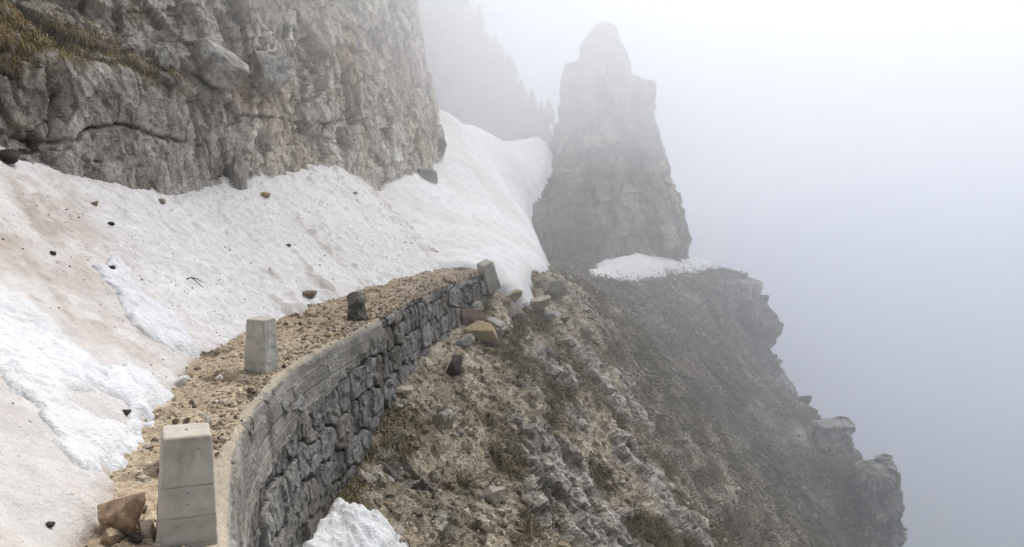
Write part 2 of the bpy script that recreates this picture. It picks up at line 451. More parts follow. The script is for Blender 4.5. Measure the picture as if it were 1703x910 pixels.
# ------------------------------------------------------------------ retaining wall
def tang(Q):
    t = np.gradient(Q, axis=0); return t / np.linalg.norm(t, axis=1)[:, None]
wall = empty('retaining_wall', (-2.0, 9.0, -1.5))
tag(wall, 'curving rubble stone retaining wall capped with board-marked concrete along the road edge', 'wall')
woff = np.array(wall.location)
def wall_grid(s0, s1, ns, prof, nh, seed):
    """prof(s) -> list of (outward, z) polyline, sampled evenly"""
    L = np.linspace(s0, s1, ns)
    y_s = WS[:, 1]
    xs = np.interp(L, y_s, WS[:, 0])
    T = tang(np.stack([xs, L], -1)); Nw = np.stack([T[:, 1], -T[:, 0]], -1)
    G = np.zeros((ns, nh, 3)); arc = np.zeros((ns, nh))
    for i in range(ns):
        q = np.array(prof(L[i])); tl = np.r_[0, np.cumsum(np.linalg.norm(np.diff(q, axis=0), axis=1))]
        h = np.linspace(0, tl[-1], nh)
        o = np.interp(h, tl, q[:, 0]); z = np.interp(h, tl, q[:, 1])
        G[i, :, 0] = xs[i] + Nw[i, 0] * o; G[i, :, 1] = L[i] + Nw[i, 1] * o; G[i, :, 2] = z
        arc[i] = h
    return G, arc, L
bat = 0.10
SL = np.r_[0, np.cumsum(np.linalg.norm(np.diff(WS, axis=0), axis=1))]
# masonry: coursed rubble with deep joints
def prof_m(y):
    return [(-0.45, -0.03), (-0.06, -0.025), (0.0, -0.06), (0.02, -0.2), (bat * 2.9, -3.1)]
G, arc, L = wall_grid(-3.5, 15.85, 1500, prof_m, 230, 0)
sl = np.interp(L, WS[:, 1], SL)[:, None] + 0 * arc
wq = np.stack([sl, arc, 0 * sl], -1)
wx = fbm(wq, 0.6, 3, 101) * 0.06; wy = fbm(wq, 0.7, 3, 102) * 0.07
u, h = (sl + wx + 0.12 * arc) / 0.40, (arc + wy - 0.16) / 0.36
# jittered courses of blocks
iv = np.floor(h).astype(int)
F1 = np.full(u.shape, 9.0); F2 = F1.copy(); HH = np.zeros(u.shape, np.int32)
for db in (-1, 0, 1):
    row = iv + db
    uu = u + RV[(row * 37 + 5) & 4095, 0]
    iu = np.floor(uu).astype(int)
    for da in (-2, -1, 0, 1, 2):
        hh = hsh(iu + da, row, row * 0, 3) & 4095
        cx = iu + da + 0.5 + (RV[hh, 0] - .5) * 0.62; cy = row + 0.5 + (RV[hh, 1] - .5) * 0.42
        wgt = 0.88 + 0.24 * RV[hh, 2]
        dd = ((np.abs(uu - cx) ** 5 + np.abs((h - cy)) ** 5) ** (1 / 5)) * wgt
        m = dd < F1
        F2 = np.where(m, F1, np.minimum(F2, dd)); F1 = np.where(m, dd, F1); HH = np.where(m, hh, HH)
cr = (F2 - F1)
face = sstep(cr, 0.02, 0.09)
r3 = RV[HH, 3]
nb, ncr, _ = blocks(G + 0.05 * fbm(G, 0.2, 2, 5)[..., None], (0.16, 0.16, 0.16), 111, 1.0)
dsp = (face - 1) * 0.065 + face * (0.05 * (r3 - 0.5) + 0.02 * nb + 0.014 * fbm(G, 0.2, 4, 113) + 0.014 * fbm(G, 0.04, 3, 117))
topw = sstep(arc, 0.25, 0.5)
Nw = grid_normals(G)
if Nw[700, 150, 0] < 0: Nw = -Nw
top_n = Nw.copy()
G2 = G + top_n * (dsp * topw + (1 - topw) * (dsp * 0.25 + 0.0))[..., None]
lich = sstep(fbm(G, 0.25, 4, 119), 0.0, 0.5)
cm = mix((0.15, 0.142, 0.13), (0.42, 0.40, 0.37), np.clip(0.25 + 0.6 * (r3 - .5) + 0.55 * fbm(G, 0.13, 4, 121) + 0.35 * lich, 0, 1))
cm = mix(cm, np.broadcast_to((0.19, 0.145, 0.10), cm.shape), 0.35 * sstep(RV[HH, 1], .7, .9))
cm = mix(cm, np.broadcast_to((0.035, 0.029, 0.022), cm.shape), 1 - sstep(cr, 0.02, 0.09))
cm = mix(cm, np.broadcast_to((0.27, 0.21, 0.14), cm.shape), (1 - topw) * sstep(fbm(G, .2, 3, 5), -.2, .2))
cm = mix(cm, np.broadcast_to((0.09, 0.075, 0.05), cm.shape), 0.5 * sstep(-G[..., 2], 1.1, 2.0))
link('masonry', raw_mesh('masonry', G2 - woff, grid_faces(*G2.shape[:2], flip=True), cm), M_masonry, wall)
# end face of the wall
def cap_t(y):   # how far the concrete face reaches down
    return np.interp(y, [-4, 3.5, 5.0, 6.8, 7.4, 8.5, 9.9, 10.4], [0.66, 0.64, 0.63, 0.62, 0.59, 0.50, 0.36, 0.22])
def prof_c(y):
    t = cap_t(y)
    return [(-0.33, -0.10), (-0.33, 0.004), (-0.03, 0.006), (0.012, -0.02), (0.03, -0.06), (0.03 + bat * t, -t), (-0.15, -t - 0.02)]
G, arc, L = wall_grid(-3.5, 10.35, 1100, prof_c, 170, 0)
Nw = grid_normals(G)
if Nw[500, 110, 0] < 0: Nw = -Nw
zb = G[..., 2] + 0.012 * fbm(G, 0.7, 2, 131)
board = (np.abs(((zb + 0.02) / 0.155) % 1 - 0.5) * 2)
edge = np.exp(-np.abs(G[..., 2] + 0.03) / 0.07)
worn = sstep(fbm(G, 0.6, 3, 133) + 0.55 * sstep(7.2 - G[..., 1], 0, 2), -0.1, 0.45)
dsp = -0.010 * (1 - sstep(1 - board, 0.0, 0.1)) * (1 - worn) + 0.006 * fbm(G, 0.05, 3, 135) + worn * 0.014 * fbm(G, 0.028, 3, 137) - edge * 0.02 * sstep(fbm(G, (0.3, 0.3, 0.12), 4, 139), -0.4, 0.6) + 0.012 * fbm(G, 0.5, 3, 141)
step_h = np.floor(zb / 0.155)
dsp = dsp + 0.006 * (RV[(step_h.astype(int) * 91) & 4095, 0] - .5) * 2
lowcut = sstep(-G[..., 2] - (cap_t(G[..., 1]) - 0.12), 0, .12)
dsp = dsp - lowcut * 0.03 * sstep(fbm(G, 0.15, 3, 143), -.2, .4)
G2 = G + Nw * dsp[..., None]
cc = mix((0.21, 0.195, 0.17), (0.34, 0.315, 0.275), sstep(fbm(G, (0.5, 0.5, 0.12), 4, 145), -.4, .5))
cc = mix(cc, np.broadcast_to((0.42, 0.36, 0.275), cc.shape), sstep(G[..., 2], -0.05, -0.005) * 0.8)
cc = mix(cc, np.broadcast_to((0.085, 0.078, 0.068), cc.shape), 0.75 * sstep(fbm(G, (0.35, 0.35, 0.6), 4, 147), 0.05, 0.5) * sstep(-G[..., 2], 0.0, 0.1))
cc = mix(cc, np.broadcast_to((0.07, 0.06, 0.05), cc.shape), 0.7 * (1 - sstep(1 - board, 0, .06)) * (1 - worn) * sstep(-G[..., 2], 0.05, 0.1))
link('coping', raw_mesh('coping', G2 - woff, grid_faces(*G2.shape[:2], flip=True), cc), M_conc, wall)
# squared end of the wall
ye = 15.83
qe = np.array([float(xw(ye)), ye])
n1, n2 = 60, 60
a, b = np.meshgrid(np.linspace(0, 1, n1), np.linspace(0, 1, n2), indexing='ij')
T = tang(WS); te = T[np.argmin(abs(WS[:, 1] - ye))]; ne = np.array([te[1], -te[0]])
E = np.stack([qe[0] + ne[0] * (0.05 - 0.8 * a), qe[1] + ne[1] * (0.05 - 0.8 * a), -0.03 - 1.2 * b], -1)
e1, ec, _ = blocks(E, (.3, .3, .25), 151, .7)
E[..., :2] += te * (0.03 * e1 - 0.05 * np.exp(-ec / .06))[..., None]
ce = mix((0.1, 0.09, 0.08), (0.22, 0.2, 0.18), sstep(e1, -1, 1))
link('wall_end', raw_mesh('wall_end', E - woff, grid_faces(n1, n2), ce), M_masonry, wall)

# ------------------------------------------------------------------ cliff
BL = np.array([(-7.3, -6), (-7.1, 0), (-6.9, 4), (-6.6, 7), (-6.35, 9.5), (-5.6, 12.5), (-4.65, 16.2), (-3.6, 20), (-2.45, 24.3), (-2.1, 26.5), (-2.3, 28.6), (-3.6, 30.5), (-7, 33)], float)
BLs = smooth_line(BL, 4000, 2)
dist_b = np.linalg.norm(BLs, axis=1)
seg = np.r_[0, np.linalg.norm(np.diff(BLs, axis=0), axis=1)]
wgt = seg / np.clip(dist_b, 7, 40) * (1 + 2.5 * (BLs[:, 1] < 6.5) * -0.3)
cw = np.cumsum(wgt); nu = 1000
ui = np.interp(np.linspace(cw[0], cw[-1], nu), cw, np.arange(4000))
bx = np.interp(ui, np.arange(4000), BLs[:, 0]); by = np.interp(ui, np.arange(4000), BLs[:, 1])
T = tang(BLs); tx = np.interp(ui, np.arange(4000), T[:, 0]); ty = np.interp(ui, np.arange(4000), T[:, 1])
nl = np.hypot(tx, ty); back = np.stack([-ty / nl, tx / nl], -1)     # into the mountain
nh = 430
vv = np.linspace(0, 1, nh)
prN = np.array([(0, -0.6), (0.0, 1.0), (0.12, 3.45), (0.35, 3.62), (1.15, 4.05), (1.6, 4.6), (3.2, 7.2), (5.0, 10), (7, 13)])
prF = np.array([(0, -0.6), (0.05, 1.0), (0.3, 3.3), (0.42, 3.7), (0.5, 4.3), (0.62, 5.0), (0.95, 7.2), (1.4, 10), (2.0, 13)])
kv = np.array([0, .16, .44, .48, .58, .66, .85, .94, 1])
wN = sstep(-by, -14.6, -12.4)[:, None]
bk = np.interp(vv, kv, prN[:, 0])[None] * wN + np.interp(vv, kv, prF[:, 0])[None] * (1 - wN)
zz = np.interp(vv, kv, prN[:, 1])[None] * wN + np.interp(vv, kv, prF[:, 1])[None] * (1 - wN)
P = np.stack([bx[:, None] + back[:, 0:1] * bk, by[:, None] + back[:, 1:2] * bk, zz], -1)
Nn = grid_normals(P)
if (Nn[nu // 2, 100] @ np.array([1, 0, 0])) < 0: Nn = -Nn
BC = bvh_of(P[::6, ::6], grid_faces(*P[::6, ::6].shape[:2]))
low = fbm(P, 2.2, 4, 201)
wp = P + 0.06 * np.stack([fbm(P, 0.9, 3, 203 + k) for k in range(3)], -1)
wp = np.stack([wp[..., 0] + 0.15 * wp[..., 2], wp[..., 1] + 0.28 * wp[..., 2], wp[..., 2] - 0.25 * wp[..., 1]], -1)
b1, c1, k1 = blocks(wp, (1.3, 1.3, 1.6), 205, 1.1)
b2, c2, k2 = blocks(wp, (0.42, 0.42, 0.7), 207, 1.2)
b3, c3, k3 = blocks(wp, (0.15, 0.15, 0.24), 209, 1.2)
streak = fbm(wp, (0.16, 0.16, 0.9), 4, 215, 0.6, True)
edgef = 1 - 0.6 * sstep(P[..., 1], 19, 25)
b4, c4, _ = blocks(P + 0.03 * b3[..., None], (0.075, 0.075, 0.06), 211, 1.0)
# the big calm slab low on the left
slabx = wN * sstep(zz, 0, .3) * sstep(-zz, -3.75, -3.35)
h1, _ = shoot(BC, 95, 200); h2, _ = shoot(BC, 378, 240)
slab = slabx * sstep(P[..., 1], h1[1] - 0.2, h1[1] + 0.1) * sstep(-P[..., 1], -h2[1] - 0.1, -h2[1] + 0.1)
foot = sstep(zz, 1.5, 3.2) * 0.65 + 0.35
amp = (1 - 0.72 * slab) * foot
disp = 0.2 * low * (1 - .5 * slab) * edgef + amp * edgef * (0.21 * b1 + 0.115 * b2) + 0.042 * b3 * (1 - .6 * slab) + 0.012 * b4 + 0.015 * streak * (1 - slab) + 0.012 * fbm(P, 0.12, 3, 213)
brk = sstep(fbm(P, 0.8, 3, 217), -0.25, 0.25)
crk = np.maximum(amp * np.exp(-c1 / 0.012) * brk, 0.8 * amp * np.exp(-c2 / 0.022) * brk)
crk = np.maximum(crk, 0.55 * np.exp(-c3 / 0.035) * (1 - .85 * slab) * sstep(fbm(P, 0.5, 3, 219), -0.1, 0.3))
disp = disp - 0.07 * amp * np.exp(-c1 / 0.015) * brk - 0.03 * amp * np.exp(-c2 / 0.025) * brk
disp = disp + slab * 0.12
# long cracks read off the slab
wl = 0.10 * np.stack([fbm(P, 0.4, 5, 221 + k, 0.6) for k in range(3)], -1)
def crack(pts, w, dep):
    global disp, crk
    L3 = []
    for px, py in pts:
        hh, _ = shoot(BC, px, py)
        if hh is not None: L3.append(hh)
    d = line_dist(P + wl, np.array(L3))
    w = w * 0.42
    g = np.exp(-d / (w * (0.55 + 0.9 * sstep(fbm(P, 0.5, 3, 229), -.4, .5)))) * (0.25 + 0.75 * sstep(fbm(P, 0.4, 3, 231), -0.45, 0.05))
    disp = disp - dep * g
    crk = np.maximum(crk, np.clip(1.2 * g, 0, 1))
crack([(-40, 215), (0, 222), (75, 236), (110, 232), (140, 212), (185, 206), (225, 218), (270, 232), (335, 240)], 0.045, 0.16)
crack([(385, 120), (392, 170), (382, 230), (384, 280), (376, 330)], 0.10, 0.30)
crack([(280, 172), (310, 168), (352, 168)], 0.02, 0.07)
crack([(95, 255), (130, 270), (152, 272)], 0.025, 0.08)
crack([(188, 100), (196, 150), (185, 200)], 0.05, 0.05)
crack([(78, 90), (88, 160), (72, 225)], 0.06, 0.16)
crack([(400, 190), (470, 200), (540, 205), (600, 190)], 0.06, 0.14)
crack([(545, 40), (548, 130), (530, 230)], 0.07, 0.16)
for _k in range(1):
    disp[1:-1, 1:-1] = 0.72 * disp[1:-1, 1:-1] + 0.07 * (disp[:-2, 1:-1] + disp[2:, 1:-1] + disp[1:-1, :-2] + disp[1:-1, 2:])
# rounded smaller foot where the cliff meets the snow
P0 = P
P = P + Nn * disp[..., None]
shade = fbm(P, 0.5, 4, 231)
cC = mix((0.22, 0.19, 0.16), (0.56, 0.51, 0.45), sstep(shade + 0.3 * b2 + 0.3 * b3 + 0.3 * streak * (1 - slab), -0.8, 1.0))
cC = cC * (0.78 + 0.44 * RV[k2, 2] * (1 - .6 * slab) + 0.44 * 0.5 * .6 * slab)[..., None] * (0.9 + 0.2 * RV[k3, 1])[..., None]
tanm = sstep(fbm(P, 1.6, 3, 233) + 0.2 * b2, -0.05, 0.5) * sstep(P[..., 1], 11, 14)
cC = mix(cC, np.broadcast_to((0.46, 0.40, 0.32), cC.shape), 0.6 * tanm)
for px, py, r, c, s in ((578, 70, 0.55, (0.42, 0.29, 0.12), .8), (590, 115, .55, (0.36, 0.27, 0.17), .7), (655, 130, 1.1, (0.36, 0.27, 0.22), .5), (690, 160, 1.2, (0.38, 0.29, 0.23), .5),
                        (700, 250, 0.9, (0.38, 0.29, 0.17), .5), (430, 160, .6, (0.3, 0.21, 0.12), .7), (500, 260, 1.0, (0.30, 0.23, 0.15), .6), (405, 160, .25, (0.36, .23, .1), .7), (590, 190, .6, (0.33, .27, .17), .6), (20, 150, .5, (.33, .29, .24), .6)):
    hh, _ = shoot(BC, px, py)
    if hh is not None: cC = mix(cC, np.broadcast_to(c, cC.shape), s * gauss(P0, hh, r) * sstep(shade + .4, -.2, .5))
dark = sstep(fbm(P, (0.9, 0.9, 2.2), 4, 237), 0.1, 0.5)
cC = mix(cC, np.broadcast_to((0.15, 0.138, 0.125), cC.shape), 0.5 * dark)
cC = mix(cC, np.broadcast_to((0.03, 0.026, 0.022), cC.shape), np.clip(crk, 0, 1) * 0.9)  # cracks darkened: crevice shade put into the rock colour
NN = grid_normals(P); NN *= np.sign((NN * Nn).sum(-1))[..., None]
cC = np.clip(cC * (0.9 + 0.5 * sstep(P[..., 1], 12.5, 16))[..., None], 0, .8)  # colour brightened farther along, making up for light the fog takes
turf = sstep(NN[..., 2] + 0.35 * fbm(P, 0.6, 3, 241), 0.45, 0.8) * sstep(zz, 3.2, 3.5) * wN
cC = mix(cC, np.broadcast_to((0.20, 0.155, 0.09), cC.shape), 0.6 * turf)
dirt = sstep(NN[..., 2] + 0.2 * fbm(P, .3, 3, 242), 0.45, 0.75)
cC = mix(cC, np.broadcast_to((0.13, 0.10, 0.07), cC.shape), 0.6 * dirt * (1 - turf))
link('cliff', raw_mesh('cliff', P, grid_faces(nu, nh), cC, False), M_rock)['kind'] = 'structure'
CLIFF_P, CLIFF_N, CLIFF_T, CLIFF_V = P, NN, turf, np.broadcast_to(vv[None], (nu, nh))
BC = bvh_of(P[::2, ::2], grid_faces(*P[::2, ::2].shape[:2]))

# ------------------------------------------------------------------ snow bank along the cliff
LL = np.array([(1.2, -5, 2.2), (0.1, -2, 2.2), (-1.1, 1.2, 2.2), (-2.1, 3.7, 1), (-2.25, 4.2, 1), (-2.5, 4.75, 1), (-2.72, 5.6, 1), (-3.0, 6.75, 1), (-3.28, 8.1, 1), (-3.14, 8.9, 1), (-2.94, 10.6, 1), (-2.4, 13.3, 1), (-1.75, 15, 1), (-1.2, 16.4, 1)])[:, :2]
UL = np.array([(-7.4, -5, 2.6), (-7.3, -2, 2.5), (-7.2, 1.2, 2.45), (-7.1, 4, 2.4), (-7.0, 4.9, 2.4), (-6.9, 5.8, 2.4), (-6.8, 6.7, 2.38), (-6.6, 8.1, 2.32), (-6.35, 9.5, 2.2), (-6.0, 10.9, 1.95), (-5.55, 12.6, 1.62), (-4.75, 15.9, 1.95), (-4.1, 18.2, 2.15), (-3.6, 19.8, 1.75)])
ns, nt = 1300, 520
k = np.linspace(0, len(LL) - 1, ns); kk = np.arange(len(LL))
def sm(a, w=40):
    z = np.pad(a, (w, w), mode='reflect', reflect_type='odd'); c = np.cumsum(np.r_[0, z]); return (c[2 * w + 1:] - c[:-2 * w - 1]) / (2 * w + 1)
kd = np.interp(np.linspace(0, 1, ns), [0, .12, .9, 1], [0, 3, 12.3, 13])
lx, ly = sm(np.interp(kd, kk, LL[:, 0])), sm(np.interp(kd, kk, LL[:, 1]))
ux, uy, uz = sm(np.interp(kd, kk, UL[:, 0])), sm(np.interp(kd, kk, UL[:, 1])), sm(np.interp(kd, kk, UL[:, 2]), 25)
t = np.linspace(-0.02, 1.22, nt)
P = np.zeros((ns, nt, 3))
tc_ = t[None]
P[..., 0] = lx[:, None] + (ux - lx)[:, None] * tc_
P[..., 1] = ly[:, None] + (uy - ly)[:, None] * tc_
lip = np.interp(ly, [-5, 3, 5, 8, 11, 17], [.3, .28, .22, .1, .05, .04])[:, None]
P[..., 2] = uz[:, None] * np.clip(tc_, 0, 2) ** 1.06 - 0.05 + lip * (1 - np.exp(-np.clip(tc_, 0, 9) / 0.03))
P[..., 2] -= 0.25 * np.clip(tc_ - 1.0, 0, 1)
m1 = fbm(P, (1.6, 1.6, 1.0), 4, 301); m2 = fbm(P, (0.30, 0.42, 0.3), 3, 303); m3 = fbm(P, 0.12, 3, 305)
runs = fbm(np.stack([P[..., 1] + 0.9 * P[..., 0], (P[..., 0]) * 0.25, P[..., 2] * .2], -1), 0.5, 3, 307)
ed = sstep(tc_, 0, 0.06)
# ragged lower rim
P[..., 0] += (1 - ed) * 0.10 * fbm(P, 0.35, 3, 309)
rough = sstep(P[..., 1] + 0.6 * P[..., 0], 3.5, 6.5)
P[..., 2] += ed * (0.09 * m1 + 0.045 * m2 * (0.5 + rough) + 0.022 * m3 * (.4 + rough) + 0.03 * runs + 0.07 * np.abs(m2) * rough * sstep(P[..., 1], 8, 12))
dirt = sstep(fbm(P, (1.3, 1.3, 1.3), 4, 311) + 0.3 * runs, -0.25, 0.5)
hb, _ = shoot(bvh_of(P[::8, ::8], grid_faces(*P[::8, ::8].shape[:2])), 185, 400)
brown = np.exp(-line_dist(P, np.array([(-6.4, 10.6, 2), (-4.9, 8.6, 1.2), (-3.6, 7.0, .3)], float)) ** 2 / 0.45)
nf = sstep(P[..., 1] + 0.4 * P[..., 0], 2.5, 8)  # base colour paler with distance, offsetting light lost to the fog
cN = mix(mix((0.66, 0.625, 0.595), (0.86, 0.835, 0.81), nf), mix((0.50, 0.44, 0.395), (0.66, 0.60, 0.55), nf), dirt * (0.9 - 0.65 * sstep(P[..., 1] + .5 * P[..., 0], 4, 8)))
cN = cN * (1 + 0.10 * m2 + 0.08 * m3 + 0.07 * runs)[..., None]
cN = mix(cN, np.broadcast_to((0.52, 0.41, 0.32), cN.shape), 0.6 * brown * sstep(fbm(P, .5, 4, 313), -.45, .4))
cN = mix(cN, np.broadcast_to((0.42, 0.34, 0.26), cN.shape), 0.55 * sstep(runs + .4 * m2 + .3 * m3, .22, .6))
cN = mix(cN, np.broadcast_to((0.40, 0.32, 0.24), cN.shape), 0.8 * (sstep(kd, 12.45, 13) * np.ones_like(kd))[:, None] * sstep(m3 + m2, -.4, .4))
cN = mix(cN, np.broadcast_to((0.46, 0.37, 0.28), cN.shape), 0.7 * (1 - sstep(tc_ + 0.02 * m2, 0.0, 0.035)))
fN = grid_faces(ns, nt, flip=True)
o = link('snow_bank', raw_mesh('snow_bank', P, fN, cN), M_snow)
tag(o, 'long dirty snow bank sloping from the foot of the cliff to the gravel road edge', 'snow bank')
P_BANK = P; T_BANK = np.broadcast_to((t > 0.03) & (t < 1.0), (ns, nt))
BN = bvh_of(P[::3, ::3], grid_faces(*P[::3, ::3].shape[:2]))

# ------------------------------------------------------------------ snow in the couloir below the pinnacle
SB = [(560, 320, 19.3), (640, 300, 21.5), (690, 270, 24.5), (705, 230, 26.5), (705, 175, 29), (735, 187, 29.5), (765, 206, 33), (800, 222, 36), (850, 236, 38.5), (895, 231, 39.5), (914, 245, 39.5), (910, 268, 38), (888, 310, 35.5), (875, 345, 33), (877, 370, 31), (893, 395, 28), (901, 420, 25), (907, 441, 22.5), (885, 447, 19.5), (872, 470, 17), (868, 492, 16.2), (846, 489, 16.0), (823, 468, 16.3), (800, 470, 15.9), (740, 452, 15.9)]
S3 = np.array([at(*q) for q in SB])
S3[-2, 2] = -0.05; S3[-1, 2] = 0.0
extra = [(700, 380, 20.5), (780, 400, 19.6), (760, 320, 24.8), (830, 300, 30), (830, 380, 23.5), (860, 430, 19.3), (800, 260, 31), (850, 340, 27.5), (780, 440, 17.3), (730, 430, 17.6), (860, 270, 34.5), (820, 440, 17.6)]
E3 = np.vstack([S3, [at(*q) for q in extra]])
def rbf(ctrl, eps=0.3, lam=0.02):
    n = len(ctrl); A = np.zeros((n + 3, n + 3))
    A[:n, :n] = np.sqrt(((ctrl[:, None, :2] - ctrl[None, :, :2]) ** 2).sum(-1) + eps) - lam * np.eye(n)
    A[:n, n] = 1; A[:n, n + 1:] = ctrl[:, :2]; A[n:, :n] = A[:n, n:].T
    w = np.linalg.solve(A, np.r_[ctrl[:, 2], 0, 0, 0])
    def fn(x, y):
        z = w[n] + w[n + 1] * x + w[n + 2] * y
        for k in range(n): z = z + w[k] * np.sqrt((x - ctrl[k, 0]) ** 2 + (y - ctrl[k, 1]) ** 2 + eps)
        return z
    return fn
cz = rbf(E3)
def patch(name, poly, zfn, res, thick, width, wob, seed, mat, colr, rough=0.03, skirt=0.25, wsc=0.5, dirtc=None, holes=()):
    """a body of snow: a height field over a ragged outline, its rim rolled down into what it lies on"""
    poly = np.asarray(poly)
    x0, y0 = poly[:, :2].min(0) - 0.4; x1, y1 = poly[:, :2].max(0) + 0.4
    nx, ny = int((x1 - x0) / res), int((y1 - y0) / res)
    gx, gy = np.meshgrid(np.linspace(x0, x1, nx), np.linspace(y0, y1, ny), indexing='ij')
    q = np.stack([gx, gy, 0 * gx], -1)
    sd = poly_sd(q.reshape(-1, 3), poly).reshape(gx.shape) + wob * fbm(q, wsc, 5, seed, 0.6)
    for hp_ in holes: sd = np.minimum(sd, -poly_sd(q.reshape(-1, 3), np.asarray(hp_)).reshape(gx.shape) + wob * 0.5 * fbm(q, wsc * .6, 3, seed + 21))
    zb = zfn(gx, gy)
    prof = np.where(sd > 0, 1 - np.exp(-np.maximum(sd, 0) / width), sd / width * 1.2)
    lump = rough * (fbm(q, wsc, 4, seed + 5) + 0.5 * fbm(q, wsc * .22, 3, seed + 9))
    z = zb + np.maximum(thick * prof, -skirt) + lump * sstep(sd, 0, width * 2)
    V = np.stack([gx, gy, z], -1)
    keep_v = (sd > -width) & np.isfinite(z)
    keep = keep_v[:-1, :-1] & keep_v[1:, :-1] & keep_v[1:, 1:] & keep_v[:-1, 1:]
    f = grid_faces(nx, ny, keep)
    d = sstep(fbm(V, wsc * 2, 4, seed + 11), -.2, .5)
    c = mix(colr, dirtc if dirtc is not None else colr, d)
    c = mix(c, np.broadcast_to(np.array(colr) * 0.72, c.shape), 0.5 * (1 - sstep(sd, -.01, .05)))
    V, f, c = compact(V, f, c)
    return raw_mesh(name, V, f, c), V, f
me, V, fV = patch('snow_field', S3, cz, 0.05, 0.30, 0.25, 0.22, 401, M_snow, (0.88, 0.865, 0.85), 0.11, 0.9, 0.9, (0.78, 0.74, 0.70))
tag(link('snow_field', me, M_snow), 'steep clean snow filling the couloir between the cliff and the rock pinnacle', 'snow field')
BF = bvh_of(V, fV)

# ------------------------------------------------------------------ fresh white slides lying on the bank
def on(bvh, pts):
    out = []
    for px, py in pts:
        h, _ = shoot(bvh, px, py)
        if h is not None: out.append(h)
    return np.array(out)
def zof(*bv):
    def fn(gx, gy):
        xy = np.stack([gx.ravel(), gy.ravel()], -1)
        z = np.full(len(xy), -np.inf)
        for b in bv:
            d = drop(b, xy); z = np.where(np.isfinite(d), np.maximum(z, d), z)
        z[~np.isfinite(z)] = np.nan
        return z.reshape(gx.shape)
    return fn
RD = bvh_of(ROAD_P[::4, ::3], grid_faces(*ROAD_P[::4, ::3].shape[:2]))
zb = zof(BN, RD)
pA = on(BN, [(-30, 450), (20, 490), (70, 525), (120, 575), (160, 612), (205, 608), (245, 620)])
pA2 = [at(*q) for q in ((292, 655, 6.75), (262, 690, 6.2), (246, 725, 5.75), (215, 765, 5.2), (192, 800, 4.85), (172, 818, 4.72))]
pA3 = on(BN, [(140, 790), (110, 765), (85, 715), (45, 665), (0, 635), (-40, 610)])
me, V, fV = patch('snow_slide', np.vstack([pA[:, :2], np.array(pA2)[:, :2], pA3[:, :2]]), zb, 0.017, 0.075, 0.06, 0.24, 421, M_fresh, (0.82, 0.825, 0.83), 0.06, .1, 0.32, (0.76, 0.755, 0.75), [on(BN, [(112, 655), (150, 652), (205, 668), (222, 690), (205, 702), (160, 694), (120, 680)])[:, :2], on(BN, [(150, 628), (166, 630), (172, 650), (158, 648)])[:, :2]])
tag(link('snow_slide', me, M_fresh), 'broad tongue of clean white slid snow spilling onto the gravel behind the nearest post', 'snow slide', 'fresh snow slides on the bank')
me, V, fV = patch('snow_slide', on(BN, [(160, 447), (182, 432), (205, 440), (240, 492), (290, 520), (310, 555), (336, 590), (322, 606), (290, 585), (240, 555), (215, 535), (190, 490)]), zb, 0.016, 0.07, 0.05, 0.17, 433, M_fresh, (0.82, 0.825, 0.83), 0.05, .1, 0.28, (0.75, 0.745, 0.74))
tag(link('snow_slide', me, M_fresh), 'narrow streak of clean white slid snow running down mid-bank to the road edge', 'snow slide', 'fresh snow slides on the bank')
me, V, fV = patch('snow_slide', on(BN, [(-10, 478), (30, 488), (90, 545), (150, 590), (190, 640), (180, 660), (120, 612), (60, 560), (-10, 510)]), zb, 0.016, 0.04, 0.05, 0.13, 445, M_fresh, (0.80, 0.805, 0.81), 0.04, .1, 0.28, (0.74, 0.735, 0.73))
tag(link('snow_slide', me, M_fresh), 'thin strip of white slid snow above the broad tongue at the left edge', 'snow slide', 'fresh snow slides on the bank')

# snow heap below the wall and on the far ledge
zs = zof(BS)
hp = on(BS, [(470, 925), (505, 890), (545, 855), (563, 835), (578, 845), (600, 838), (640, 868), (672, 900), (700, 935), (640, 1000), (500, 1000)])
me, V, fV = patch('snow_heap', hp, zs, 0.018, 0.34, 0.22, 0.14, 451, M_fresh, (0.86, 0.86, 0.85), 0.09, .3, 0.35, (0.80, 0.77, 0.72))
tag(link('snow_heap', me, M_fresh), 'leftover heap of white snow at the foot of the stone wall', 'snow heap')
lp = np.array([at(*q) for q in ((975, 461, 30.8), (1040, 462, 33), (1100, 461, 35.2), (1112, 454, 36.6), (1150, 452, 38), (1192, 449, 40), (1195, 445, 43), (1100, 445, 40.5), (1000, 446, 37.5), (985, 452, 33.5))])
me, V, fV = patch('ledge_snow', lp, zs, 0.06, 0.62, 1.2, 0.45, 461, M_snow, (0.80, 0.79, 0.78), 0.22, .3, 1.3)
tag(link('ledge_snow', me, M_snow), 'flat strip of snow on the far ledge at the foot of the rock pinnacle', 'snow patch')

